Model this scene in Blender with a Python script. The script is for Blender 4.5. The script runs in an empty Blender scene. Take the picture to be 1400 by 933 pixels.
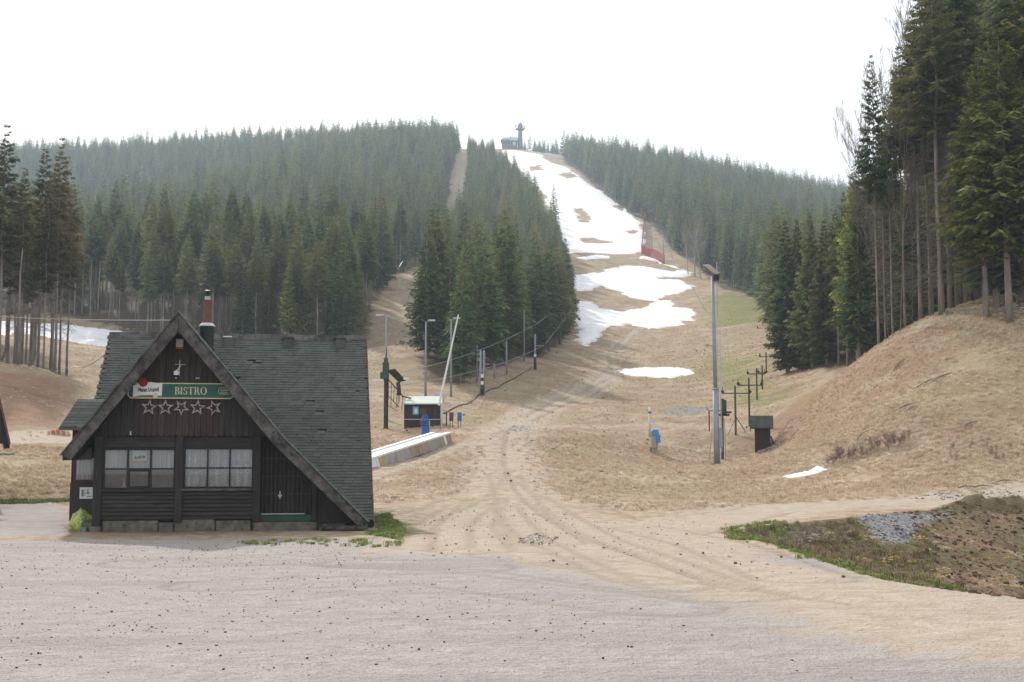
import bpy, bmesh, math, random
import numpy as np
from mathutils import Vector, Matrix

# ------------------------------------------------------------------ camera, sky, sun, exposure
S = bpy.context.scene
COL = S.collection
PITCH = math.atan(0.0915)
FPX = 1700.0
EYE = np.array([0.0, 0.0, 1.9])
cam_d = bpy.data.cameras.new("camera")
cam_d.sensor_width = 36.0
cam_d.lens = 36.0 * FPX / 1400.0
cam_d.clip_start = 0.1
cam_d.clip_end = 6000
cam = bpy.data.objects.new("camera", cam_d)
COL.objects.link(cam)
cam.location = EYE
cam.rotation_euler = (math.pi / 2 + PITCH, 0, 0)
S.camera = cam

SUN_EL, SUN_AZ = math.radians(35), math.radians(-20)     # azimuth from +Y, negative = to the left
world = bpy.data.worlds.new("World")
S.world = world
world.use_nodes = True
wn, wl = world.node_tree.nodes, world.node_tree.links
wn.clear()
w_out = wn.new("ShaderNodeOutputWorld")
w_bg = wn.new("ShaderNodeBackground")
w_sky = wn.new("ShaderNodeTexSky")
w_sky.sky_type = 'NISHITA'
w_sky.sun_disc = False
w_sky.sun_elevation = SUN_EL
w_sky.sun_rotation = SUN_AZ
w_sky.air_density = 1.0
w_sky.dust_density = 4.0
w_mix = wn.new("ShaderNodeMix")
w_mix.data_type = 'RGBA'
w_mix.inputs[0].default_value = 0.72                     # thin high cloud veil over the whole sky
w_mix.inputs[7].default_value = (10.2, 10.35, 10.6, 1)
wl.new(w_sky.outputs[0], w_mix.inputs[6])
wl.new(w_mix.outputs[2], w_bg.inputs[0])
w_bg.inputs[1].default_value = 0.1
wl.new(w_bg.outputs[0], w_out.inputs[0])

sun_d = bpy.data.lights.new("sun", 'SUN')
sun_d.energy = 3.5
sun_d.angle = math.radians(1.5)
sun_d.color = (1.0, 0.94, 0.86)
sun = bpy.data.objects.new("sun", sun_d)
COL.objects.link(sun)
sdir = Vector((math.sin(SUN_AZ) * math.cos(SUN_EL), math.cos(SUN_AZ) * math.cos(SUN_EL), math.sin(SUN_EL)))
sun.rotation_euler = sdir.to_track_quat('Z', 'Y').to_euler()
sun.location = (0, 0, 60)

S.view_settings.view_transform = 'Standard'
S.view_settings.look = 'None'
S.view_settings.gamma = 1
S.view_settings.exposure = 0.38
S.render.engine = 'CYCLES'
S.cycles.use_denoising = True
S.cycles.max_bounces = 6
S.cycles.diffuse_bounces = 3
S.cycles.volume_bounces = 1
S.cycles.transparent_max_bounces = 6
S.cycles.caustics_reflective = False
S.cycles.caustics_refractive = False
S.cycles.sample_clamp_indirect = 4

R = random.Random(7)
NR = np.random.default_rng(11)
rad = math.radians

# ------------------------------------------------------------------ helpers
def tag(o, label=None, cat=None, group=None, kind=None):
    if label: o['label'] = label
    if cat: o['category'] = cat
    if group: o['group'] = group
    if kind: o['kind'] = kind
    return o

def empty(name, loc=(0, 0, 0), rz=0.0, label=None, cat=None, group=None):
    o = bpy.data.objects.new(name, None)
    COL.objects.link(o)
    o.location = loc
    o.rotation_euler = (0, 0, rz)
    o.empty_display_size = 0.2
    return tag(o, label, cat, group)

def copy_tree(o, parent=None):
    c = o.copy()
    COL.objects.link(c)
    if parent: c.parent = parent
    for ch in o.children:
        copy_tree(ch, c)
    return c

class MB:
    """collects boxes, bars, tubes and plates into one mesh"""
    def __init__(s):
        s.v, s.f, s.mi, s.cur = [], [], [], 0
    def mat(s, i):
        s.cur = i
        return s
    def add(s, vs, fs):
        n = len(s.v)
        s.v += [tuple(v) for v in vs]
        s.f += [tuple(n + i for i in f) for f in fs]
        s.mi += [s.cur] * len(fs)
        return s
    def box(s, x0, x1, y0, y1, z0, z1):
        return s.add([(x0, y0, z0), (x1, y0, z0), (x1, y1, z0), (x0, y1, z0), (x0, y0, z1), (x1, y0, z1), (x1, y1, z1), (x0, y1, z1)],
                     [(3, 2, 1, 0), (4, 5, 6, 7), (0, 1, 5, 4), (1, 2, 6, 5), (2, 3, 7, 6), (3, 0, 4, 7)])
    def prism(s, pts, y0, y1):
        """outline in x,z extruded along y"""
        n = len(pts)
        vs = [(x, y0, z) for x, z in pts] + [(x, y1, z) for x, z in pts]
        fs = [tuple(range(n)), tuple(range(2 * n - 1, n - 1, -1))] + [(i, i + n, (i + 1) % n + n, (i + 1) % n) for i in range(n)]
        return s.add(vs, fs)
    def bar(s, a, b, w, h=None, up=(0, 0, 1)):
        h = h or w
        a, b = Vector(a), Vector(b)
        d = (b - a).normalized()
        u = Vector(up)
        if abs(d.dot(u)) > 0.98: u = Vector((0, 1, 0))
        x = d.cross(u).normalized() * w / 2
        y = x.cross(d).normalized() * h / 2
        vs = [a - x - y, a + x - y, a + x + y, a - x + y, b - x - y, b + x - y, b + x + y, b - x + y]
        return s.add(vs, [(3, 2, 1, 0), (4, 5, 6, 7), (0, 1, 5, 4), (1, 2, 6, 5), (2, 3, 7, 6), (3, 0, 4, 7)])
    def tube(s, pts, r, n=8, cap=True):
        pts = [Vector(p) for p in pts]
        rs = r if isinstance(r, (list, tuple)) else [r] * len(pts)
        vs, fs = [], []
        for i, p in enumerate(pts):
            d = (pts[min(i + 1, len(pts) - 1)] - pts[max(i - 1, 0)]).normalized()
            u = Vector((0, 0, 1)) if abs(d.z) < 0.95 else Vector((0, 1, 0))
            x = d.cross(u).normalized()
            y = x.cross(d).normalized()
            for k in range(n):
                a = 2 * math.pi * k / n
                vs.append(p + (x * math.cos(a) + y * math.sin(a)) * rs[i])
        for i in range(len(pts) - 1):
            for k in range(n):
                fs.append((i * n + k, i * n + (k + 1) % n, (i + 1) * n + (k + 1) % n, (i + 1) * n + k))
        if cap:
            fs.append(tuple(range(n - 1, -1, -1)))
            fs.append(tuple(range((len(pts) - 1) * n, len(pts) * n)))
        return s.add(vs, fs)
    def lathe(s, prof, c=(0, 0, 0), n=16):
        vs, fs = [], []
        for r, z in prof:
            for k in range(n):
                a = 2 * math.pi * k / n
                vs.append((c[0] + r * math.cos(a), c[1] + r * math.sin(a), c[2] + z))
        for i in range(len(prof) - 1):
            for k in range(n):
                fs.append((i * n + k, i * n + (k + 1) % n, (i + 1) * n + (k + 1) % n, (i + 1) * n + k))
        fs.append(tuple(range(n - 1, -1, -1)))
        fs.append(tuple(range((len(prof) - 1) * n, len(prof) * n)))
        return s.add(vs, fs)
    def mesh(s, name, mats, smooth=False):
        me = bpy.data.meshes.new(name)
        me.from_pydata(s.v, [], s.f)
        for m in (mats if isinstance(mats, (list, tuple)) else [mats]):
            me.materials.append(m)
        if max(s.mi, default=0) > 0:
            me.polygons.foreach_set('material_index', s.mi)
        if smooth:
            me.polygons.foreach_set('use_smooth', [True] * len(s.f))
        me.update()
        return me
    def build(s, name, mats, parent=None, loc=None, smooth=False, bevel=0.0, rz=0.0):
        o = bpy.data.objects.new(name, s.mesh(name, mats, smooth))
        COL.objects.link(o)
        if parent: o.parent = parent
        if loc is not None: o.location = loc
        if rz: o.rotation_euler = (0, 0, rz)
        if bevel:
            b = o.modifiers.new('bevel', 'BEVEL')
            b.width = bevel
            b.segments = 1
            b.limit_method = 'ANGLE'
        return o

def inst(name, me, parent=None, loc=(0, 0, 0), rot=(0, 0, 0), sc=None):
    o = bpy.data.objects.new(name, me)
    COL.objects.link(o)
    if parent: o.parent = parent
    o.location = loc
    o.rotation_euler = rot
    if sc: o.scale = sc if hasattr(sc, '__len__') else (sc, sc, sc)
    return o

# ------------------------------------------------------------------ node material helpers
class NT:
    def __init__(s, name):
        s.m = bpy.data.materials.new(name)
        s.m.use_nodes = True
        s.n, s.l = s.m.node_tree.nodes, s.m.node_tree.links
        s.n.clear()
        s.out = s.n.new("ShaderNodeOutputMaterial")
        s.geo = None
    def put(s, sock, val):
        if val is None: return
        if hasattr(val, 'is_output'): s.l.new(val, sock)
        elif hasattr(val, '__len__') and len(val) == 3 and sock.type == 'RGBA': sock.default_value = (*val, 1)
        else: sock.default_value = val
    def pos(s):
        if s.geo is None: s.geo = s.n.new("ShaderNodeNewGeometry")
        return s.geo.outputs['Position']
    def obj(s):
        return s.n.new("ShaderNodeTexCoord").outputs['Object']
    def attr(s, name):
        a = s.n.new("ShaderNodeAttribute")
        a.attribute_name = name
        return a.outputs['Fac']
    def rnd(s):
        return s.n.new("ShaderNodeObjectInfo").outputs['Random']
    def noise(s, scale, detail=3, rough=0.55, vec=None, stretch=None, dist=0.0):
        vec = vec if vec is not None else s.pos()
        if stretch:
            mp = s.n.new("ShaderNodeMapping")
            mp.inputs['Scale'].default_value = stretch
            s.l.new(vec, mp.inputs['Vector'])
            vec = mp.outputs[0]
        n = s.n.new("ShaderNodeTexNoise")
        s.l.new(vec, n.inputs['Vector'])
        n.inputs['Scale'].default_value = scale
        n.inputs['Detail'].default_value = detail
        n.inputs['Roughness'].default_value = rough
        n.inputs['Distortion'].default_value = dist
        return n.outputs[0]
    def math(s, op, a, b=None, clamp=False):
        n = s.n.new("ShaderNodeMath")
        n.operation = op
        n.use_clamp = clamp
        s.put(n.inputs[0], a)
        s.put(n.inputs[1], b)
        return n.outputs[0]
    def ramp(s, fac, lo, hi, a=0.0, b=1.0):
        n = s.n.new("ShaderNodeMapRange")
        n.interpolation_type = 'SMOOTHSTEP'
        s.put(n.inputs[0], fac)
        n.inputs[1].default_value, n.inputs[2].default_value = lo, hi
        n.inputs[3].default_value, n.inputs[4].default_value = a, b
        return n.outputs[0]
    def mix(s, fac, a, b, mode='MIX'):
        n = s.n.new("ShaderNodeMix")
        n.data_type = 'RGBA'
        n.blend_type = mode
        s.put(n.inputs[0], fac)
        s.put(n.inputs[6], a)
        s.put(n.inputs[7], b)
        return n.outputs[2]
    def bump(s, h, strength=0.3, dist=0.05, normal=None):
        n = s.n.new("ShaderNodeBump")
        n.inputs['Strength'].default_value = strength
        n.inputs['Distance'].default_value = dist
        s.l.new(h, n.inputs['Height'])
        if normal: s.l.new(normal, n.inputs['Normal'])
        return n.outputs[0]
    def done(s, color, rough=0.8, normal=None, metal=0.0, spec=0.3, **kw):
        p = s.n.new("ShaderNodeBsdfPrincipled")
        s.put(p.inputs['Base Color'], color)
        s.put(p.inputs['Roughness'], rough)
        p.inputs['Metallic'].default_value = metal
        p.inputs['Specular IOR Level'].default_value = spec
        for k, v in kw.items(): s.put(p.inputs[k.replace('_', ' ')], v)
        if normal: s.l.new(normal, p.inputs['Normal'])
        s.l.new(p.outputs[0], s.out.inputs[0])
        return s.m

def plain(name, c, rough=0.6, metal=0.0, var=0.25, scale=3.0, bump=0.15, stretch=None, spec=0.3, dirt=None, rnd=0.0):
    t = NT(name)
    v = t.obj()
    n1 = t.noise(scale, 4, 0.6, v, stretch)
    n2 = t.noise(scale * 6, 3, 0.6, v, stretch)
    col = t.mix(t.ramp(n1, 0.3, 0.7), tuple(x * (1 - var) for x in c), tuple(min(1, x * (1 + var)) for x in c))
    col = t.mix(t.math('MULTIPLY', n2, 0.5), col, tuple(x * (1 - var * 1.2) for x in c))
    if dirt: col = t.mix(t.ramp(t.noise(scale * 1.7, 5, 0.7, v), 0.52, 0.68), col, dirt)
    if rnd: col = t.mix(t.math('MULTIPLY', t.rnd(), rnd), col, tuple(x * 0.4 for x in c))
    return t.done(col, t.ramp(n2, 0.2, 0.8, max(0, rough - 0.12), min(1, rough + 0.12)), t.bump(n2, bump, 0.02), metal, spec)

# ------------------------------------------------------------------ terrain
def P(px, py, d):
    """point seen at photo pixel (px, py) that lies d metres ahead"""
    x, y = (px - 700) / FPX, -(py - 466.5) / FPX
    v = np.array([x, math.cos(PITCH) - y * math.sin(PITCH), math.sin(PITCH) + y * math.cos(PITCH)])
    return EYE + v * (d / v[1])

ctrl = []
for x in (-60, -35, -12, 0, 12, 35, 60):
    for y in (-60, -15, 8, 20, 32):
        ctrl.append((x, y, 0.0))
ctrl += [(-7, 42, 0.02), (0, 42, 0.02), (8, 42, 0.05), (15, 42, 0.1), (-20, 44, 0.0), (26, 40, 0.15)]
PX = """690 650 62|690 590 85|700 540 120|800 500 170|800 470 215|830 440 260|850 400 320|850 360 390|850 345 420|830 320 480|820 290 560
800 260 650|760 230 760|720 212 870|700 206 930|880 305 520|900 345 440|940 375 375|900 330 470
0 690 47|50 650 53|50 612 62|50 598 68|0 545 80|50 503 97|-60 500 97|95 518 103|130 505 140|130 472 172|188 463 190|100 443 200|60 465 160|0 470 150|-100 450 150|130 560 95
-200 680 45|-200 560 75|200 600 80|300 560 105|400 560 105|330 450 190|200 445 195|450 445 190|400 500 150
530 585 94|530 475 150|580 535 118|545 430 205|560 380 270|600 320 430|625 290 530|635 206 850|590 470 175
110 335 450|110 345 620|100 233 1000|330 360 340|330 277 560|330 265 720|330 219 1000|500 330 400|500 214 720|500 209 850|600 210 840|640 460 190|640 420 240|700 400 290|700 330 450|720 480 175|735 490 165|640 520 128
-150 330 470|-150 320 650|-200 240 1000|-500 350 450|-500 250 1000|-700 480 200|-700 640 60|-700 560 110
1000 400 320|1000 440 235|1000 480 180|1000 520 135|1000 560 103|1000 600 85|980 636 76|1000 670 58|850 600 84|850 640 68|850 560 105
765 224 850|870 236 800|1000 272 700|1150 330 560|1060 412 290|1100 430 240|1300 340 480|1600 350 450|1600 280 700|1150 290 800|1300 320 700
1070 500 135|1100 520 112|1160 518 100|1130 530 100|1230 470 100|1300 425 100|1400 395 105|1300 400 140|1600 385 110|1500 380 150|1900 390 120
1400 680 47|1400 545 63|1400 402 80|1300 675 48|1300 552 63|1290 430 80|1200 657 54|1200 570 66|1200 480 80|1130 645 61|1130 600 70|1130 550 80|1060 650 62|1060 613 80|1600 680 44|1600 540 60|1600 400 80|1900 680 44|1900 400 80"""
for row in PX.replace('\n', '|').split('|'):
    a = [float(q) for q in row.split()]
    p = P(*a)
    ctrl.append(tuple(p))
ctrl += [(-30, 1080, 232), (20, 1050, 234), (60, 1000, 232), (-25, 960, 232), (10, 960, 235), (25, 990, 236),
         (0, 1500, 150), (-500, 1500, 150), (500, 1500, 60), (-1200, 800, 180), (1200, 800, 60), (1200, 1500, 40), (-1200, 1500, 120), (-700, 400, 110), (700, 400, 60)]
CP = np.array(ctrl)
SC = 100.0
def _tps_k(r2):
    return np.where(r2 > 1e-12, 0.5 * r2 * np.log(np.maximum(r2, 1e-12)), 0.0)
_c = CP[:, :2] / SC
_n = len(_c)
_K = _tps_k(((_c[:, None] - _c[None]) ** 2).sum(-1)) + np.eye(_n) * 2e-4
_Pm = np.concatenate([np.ones((_n, 1)), _c], 1)
_A = np.block([[_K, _Pm], [_Pm.T, np.zeros((3, 3))]])
_W = np.linalg.solve(_A, np.concatenate([CP[:, 2], np.zeros(3)]))

def vnoise(x, y, seed=0):
    xi, yi = np.floor(x).astype(np.int64), np.floor(y).astype(np.int64)
    fx, fy = x - xi, y - yi
    fx, fy = fx * fx * (3 - 2 * fx), fy * fy * (3 - 2 * fy)
    def h(a, b):
        n = (a * 374761393 + b * 668265263 + seed * 974634777) & 0x7fffffff
        n = ((n ^ (n >> 13)) * 1274126177) & 0x7fffffff
        return ((n ^ (n >> 16)) & 0xffff) / 65535.0
    return (h(xi, yi) * (1 - fx) + h(xi + 1, yi) * fx) * (1 - fy) + (h(xi, yi + 1) * (1 - fx) + h(xi + 1, yi + 1) * fx) * fy - 0.5

def fbm(x, y, s, o=4, seed=0):
    t, a = 0, 1.0
    for i in range(o):
        t = t + a * vnoise(x / s, y / s, seed + i * 17)
        s, a = s / 2.1, a * 0.5
    return t

def sdf(x, y, poly):
    """signed distance to a polygon in plan, positive inside"""
    poly = np.asarray(poly, float)
    d = np.full(x.shape, 1e18)
    ins = np.zeros(x.shape, bool)
    n = len(poly)
    for i in range(n):
        ax, ay = poly[i]
        bx, by = poly[(i + 1) % n]
        ex, ey = bx - ax, by - ay
        t = np.clip(((x - ax) * ex + (y - ay) * ey) / (ex * ex + ey * ey + 1e-12), 0, 1)
        d = np.minimum(d, (x - ax - t * ex) ** 2 + (y - ay - t * ey) ** 2)
        if abs(ey) > 1e-12:
            c = ((ay > y) != (by > y)) & (x < (bx - ax) * (y - ay) / ey + ax)
            ins ^= c
    d = np.sqrt(d)
    return np.where(ins, d, -d)

def dline(x, y, pts):
    d = np.full(x.shape, 1e18)
    for (ax, ay), (bx, by) in zip(pts[:-1], pts[1:]):
        ex, ey = bx - ax, by - ay
        t = np.clip(((x - ax) * ex + (y - ay) * ey) / (ex * ex + ey * ey + 1e-12), 0, 1)
        d = np.minimum(d, (x - ax - t * ex) ** 2 + (y - ay - t * ey) ** 2)
    return np.sqrt(d)

def base_h(x, y):
    x, y = np.asarray(x, float), np.asarray(y, float)
    z = np.empty(x.size)
    xf, yf = x.ravel(), y.ravel()
    for i in range(0, x.size, 20000):
        q = np.stack([xf[i:i + 20000], yf[i:i + 20000]], 1) / SC
        r2 = ((q[:, None] - _c[None]) ** 2).sum(-1)
        z[i:i + 20000] = _tps_k(r2) @ _W[:_n] + _W[_n] + q @ _W[_n + 1:]
    return z.reshape(x.shape)

DITCH_NEAR = [(5.0, 31.4), (5.4, 28.4), (5.5, 26.3), (5.55, 22.5), (5.65, 19.3), (6.15, 17.8), (6.9, 16.7), (12, 10)]
DITCH = [(5.0, 31.4), (5.4, 28.4), (5.5, 26.3), (5.55, 22.5), (5.65, 19.3), (6.15, 17.8), (6.9, 16.7), (12, 10), (60, 10), (60, 44), (24, 48), (18, 46.5), (12, 40.5), (9, 36.5), (6.4, 33.4)]
FLAT = [(-30, -80), (-30, 40), (-14, 41.5), (0, 41), (18, 41), (45, 36), (45, -80)]
def height(x, y):
    x, y = np.asarray(x, float), np.asarray(y, float)
    z = base_h(x, y)
    k = np.clip((y - 36) / 14, 0, 1) + np.clip((np.abs(x) - 25) / 15, 0, 1)
    k = np.clip(k, 0, 1)
    z = z * k                                              # level yard round the hut
    far = np.clip((y - 60) / 200, 0, 1)
    z = z - 0.11 * np.exp(-((x + 8.0) / 8.0) ** 6) * np.exp(-((y - 32.5) / 5.0) ** 4)
    z = z + fbm(x, y, 9, 4, 3) * (0.05 + 0.25 * k + 0.9 * far) * 0.55
    z = z + fbm(x, y, 1.1, 3, 9) * (0.012 + 0.09 * k)
    s = sdf(x, y, DITCH)
    nd = dline(x, y, DITCH_NEAR)
    sl = np.minimum(s * 0.26, np.minimum(nd * 0.8, 2.2))
    z = z - np.where(s > 0, sl + fbm(x, y, 0.9, 3, 5) * 0.22 * np.clip(s, 0, 1), 0)
    # rim of turned earth behind the ditch
    z = z + 0.35 * np.exp(-((s - 0.3) / 0.7) ** 2) * np.clip((x - 14) / 3, 0, 1) * (0.8 + 1.2 * fbm(x, y, 0.8, 3, 8)) * (y > 30)
    return z

_marchd = np.geomspace(6, 1500, 1300)
def at(px, py):
    """ground point under a photo pixel"""
    p0 = P(px, py, 1.0)
    v = p0 - EYE
    pts = EYE + v * _marchd[:, None]
    h = height(pts[:, 0], pts[:, 1])
    b = np.nonzero(pts[:, 2] < h)[0]
    i = b[0] if len(b) else len(_marchd) - 1
    if i > 0:
        g0, g1 = pts[i - 1, 2] - h[i - 1], pts[i, 2] - h[i]
        t = g0 / (g0 - g1 + 1e-9)
        q = pts[i - 1] + (pts[i] - pts[i - 1]) * min(max(t, 0), 1)
    else: q = pts[0]
    return Vector((q[0], q[1], float(height(q[0:1], q[1:2])[0])))
def gz(x, y):
    return float(height(np.array([x]), np.array([y]))[0])
def plan(pxs):
    """photo outline -> outline on the ground in plan"""
    return [tuple(at(a, b)[:2]) for a, b in pxs]
def xd(px, d):
    return ((px - 700) / FPX * d, d)

# tracks worn into the ground, traced on the ground
TRACK_MAIN = plan([(760, 800), (700, 745), (640, 715)])
TR = {
 'main': plan([(1010, 800), (930, 775), (850, 752), (790, 728), (735, 700), (700, 672), (690, 640), (690, 612), (692, 590), (725, 568), (770, 545), (830, 519)]),
 'upper': plan([(830, 519), (835, 490), (845, 470), (870, 452), (900, 440)]),
 'left': plan([(600, 745), (585, 715), (620, 690), (675, 668), (692, 640)]),
 'cross': plan([(500, 655), (560, 630), (640, 608), (690, 592), (760, 583), (900, 580), (1000, 583)]),
 'right': plan([(860, 735), (960, 712), (1080, 693), (1250, 688), (1420, 672)]),
 'lower': plan([(640, 742), (800, 760), (1000, 790), (1150, 812), (1420, 870)]),
}
RUTS = [plan([(1010, 803), (930, 777), (850, 752), (790, 730), (740, 702), (706, 672), (690, 640), (688, 615), (692, 592), (680, 583)]),
        plan([(1160, 823), (1080, 812), (1000, 800), (940, 778)]), plan([(830, 519), (760, 548), (715, 572)]), plan([(838, 522), (775, 553), (728, 576)]),
        plan([(845, 500), (842, 480), (868, 458), (905, 442)]), plan([(835, 500), (832, 480), (858, 455), (895, 438)]),
        plan([(960, 730), (1080, 700), (1250, 690), (1400, 684)]), plan([(880, 712), (830, 690), (760, 668)]),
        plan([(640, 610), (560, 640), (520, 655)])]
SOFT = [plan(q) for q in ([(700, 690), (760, 735), (900, 790)], [(735, 690), (800, 738), (960, 800)], [(690, 650), (712, 690), (750, 742)], [(770, 702), (900, 704), (1000, 690)], [(645, 690), (603, 720), (592, 748)],
    [(664, 680), (634, 720), (645, 752)], [(862, 482), (800, 522), (745, 560)], [(880, 722), (980, 745), (1100, 790)], [(1000, 812), (850, 776), (700, 758)], [(500, 770), (700, 772), (900, 800)], [(300, 800), (600, 790), (900, 830)], [(200, 770), (420, 765), (640, 775)], [(720, 655), (800, 690), (900, 706)], [(676, 640), (650, 672), (590, 700)])]

# ------------------------------------------------------------------ forests in plan
def poly_xd(s):
    return [xd(*[float(q) for q in r.split()]) for r in s.split('|')]
F_LEFT = poly_xd("-260 205|60 214|110 203|200 188|300 170|400 164|470 164|505 180|508 212|533 268|590 400|607 520|625 850|626 1000|500 1180|-200 1200|-600 700|-600 300")
F_ISLAND = poly_xd("574 127|590 170|584 270|617 400|636 520|640 800|638 840|648 820|668 765|698 680|730 560|760 430|772 330|779 240|770 205|735 163|690 142|640 127|600 122")
F_RIGHT = poly_xd("770 885|786 770|806 690|838 615|866 565|890 520|912 470|930 430|960 388|990 330|1045 298|1062 200|1068 150|1090 120|1150 108|1168 97|1215 87|1290 81|1345 78|1440 74|1600 72|1800 300|1700 900|1100 1150|790 1050")
F_STAND = poly_xd("-160 95|18 98|92 104|100 122|60 150|-160 150")
F_TOP = poly_xd("716 965|762 965|775 1010|716 1010")
F_ALL = [F_LEFT, F_ISLAND, F_RIGHT, F_STAND, F_TOP]

# ------------------------------------------------------------------ ground material (one material, zones as attributes)
def ground_material():
    t = NT("earth_and_grass")
    p = t.pos()
    nb = t.noise(0.05, 4, 0.6)
    nm = t.noise(0.35, 5, 0.65)
    nf = t.noise(2.2, 5, 0.7)
    ng = t.noise(14, 4, 0.7)
    nx = t.noise(55, 3, 0.7)
    st = t.noise(1.0, 5, 0.7, stretch=(0.35, 1.6, 0.6))
    straw = t.mix(t.ramp(nf, 0.3, 0.7), (0.32, 0.24, 0.16), (0.54, 0.445, 0.32))
    straw = t.mix(t.ramp(nm, 0.35, 0.62), straw, (0.31, 0.21, 0.14))
    straw = t.mix(t.math('MULTIPLY', t.ramp(nb, 0.45, 0.62), 0.35), straw, (0.25, 0.23, 0.11))
    straw = t.mix(t.math('MULTIPLY', t.ramp(ng, 0.48, 0.68), 0.75), straw, (0.15, 0.105, 0.065))
    straw = t.mix(t.math('MULTIPLY', t.ramp(st, 0.55, 0.75), 0.5), straw, (0.42, 0.36, 0.25))
    dirt = t.mix(t.ramp(nf, 0.3, 0.75), (0.39, 0.32, 0.25), (0.50, 0.43, 0.35))
    dirt = t.mix(t.math('MULTIPLY', t.ramp(ng, 0.5, 0.7), 0.45), dirt, (0.27, 0.21, 0.155))
    dirt = t.mix(t.math('MULTIPLY', t.ramp(nm, 0.5, 0.7), 0.5), dirt, (0.36, 0.285, 0.22))
    lot = t.mix(t.ramp(nf, 0.3, 0.7), (0.33, 0.298, 0.27), (0.42, 0.382, 0.348))
    lot = t.mix(t.ramp(t.noise(0.55, 5, 0.65, stretch=(0.25, 1.3, 1)), 0.47, 0.70), lot, (0.30, 0.275, 0.258))
    lot = t.mix(t.math('MULTIPLY', t.ramp(nx, 0.45, 0.65), 0.8), lot, (0.20, 0.185, 0.18))
    lot = t.mix(t.math('MULTIPLY', t.ramp(nx, 0.55, 0.3), 0.25), lot, (0.6, 0.56, 0.53))
    green = t.mix(t.ramp(nf, 0.35, 0.65), (0.105, 0.125, 0.03), (0.25, 0.245, 0.085))
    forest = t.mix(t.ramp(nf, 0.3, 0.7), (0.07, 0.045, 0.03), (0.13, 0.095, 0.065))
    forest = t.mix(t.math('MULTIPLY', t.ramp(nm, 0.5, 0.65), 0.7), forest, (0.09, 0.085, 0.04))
    earth = t.mix(t.ramp(nm, 0.3, 0.7), (0.24, 0.135, 0.085), (0.33, 0.22, 0.145))
    earth = t.mix(t.math('MULTIPLY', t.ramp(ng, 0.5, 0.7), 0.5), earth, (0.15, 0.08, 0.05))
    rubble = t.mix(t.ramp(ng, 0.3, 0.7), (0.10, 0.10, 0.11), (0.34, 0.335, 0.345))
    weeds = t.mix(t.ramp(nf, 0.35, 0.65), (0.085, 0.075, 0.035), (0.19, 0.15, 0.085))
    weeds = t.mix(t.ramp(ng, 0.5, 0.75), weeds, (0.05, 0.035, 0.022))
    wob = t.math('ADD', t.math('MULTIPLY', t.math('SUBTRACT', nf, 0.5), 1.5), t.math('MULTIPLY', t.math('SUBTRACT', nm, 0.5), 0.9))
    wob2 = t.math('ADD', wob, t.math('MULTIPLY', t.math('SUBTRACT', ng, 0.5), 0.8))
    col = straw
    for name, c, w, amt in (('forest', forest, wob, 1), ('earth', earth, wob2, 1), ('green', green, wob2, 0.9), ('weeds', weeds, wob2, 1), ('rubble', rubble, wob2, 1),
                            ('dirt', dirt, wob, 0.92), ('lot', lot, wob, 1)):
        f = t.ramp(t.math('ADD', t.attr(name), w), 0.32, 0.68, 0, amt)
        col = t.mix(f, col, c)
    rut = t.ramp(t.math('ADD', t.attr('rut'), t.math('MULTIPLY', t.math('SUBTRACT', nf, 0.5), 0.9)), 0.35, 0.95, 0, 0.36)
    col = t.mix(rut, col, (0.19, 0.14, 0.10))
    b = t.bump(ng, 0.55, 0.10)
    b = t.bump(nx, 0.22, 0.02, b)
    b = t.bump(nf, 0.5, 0.3, b)
    return t.done(col, 0.95, b, 0, 0.1)
M_GROUND = ground_material()

def smooth01(v, lo, hi):
    k = np.clip((v - lo) / (hi - lo), 0, 1)
    return k * k * (3 - 2 * k)

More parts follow.
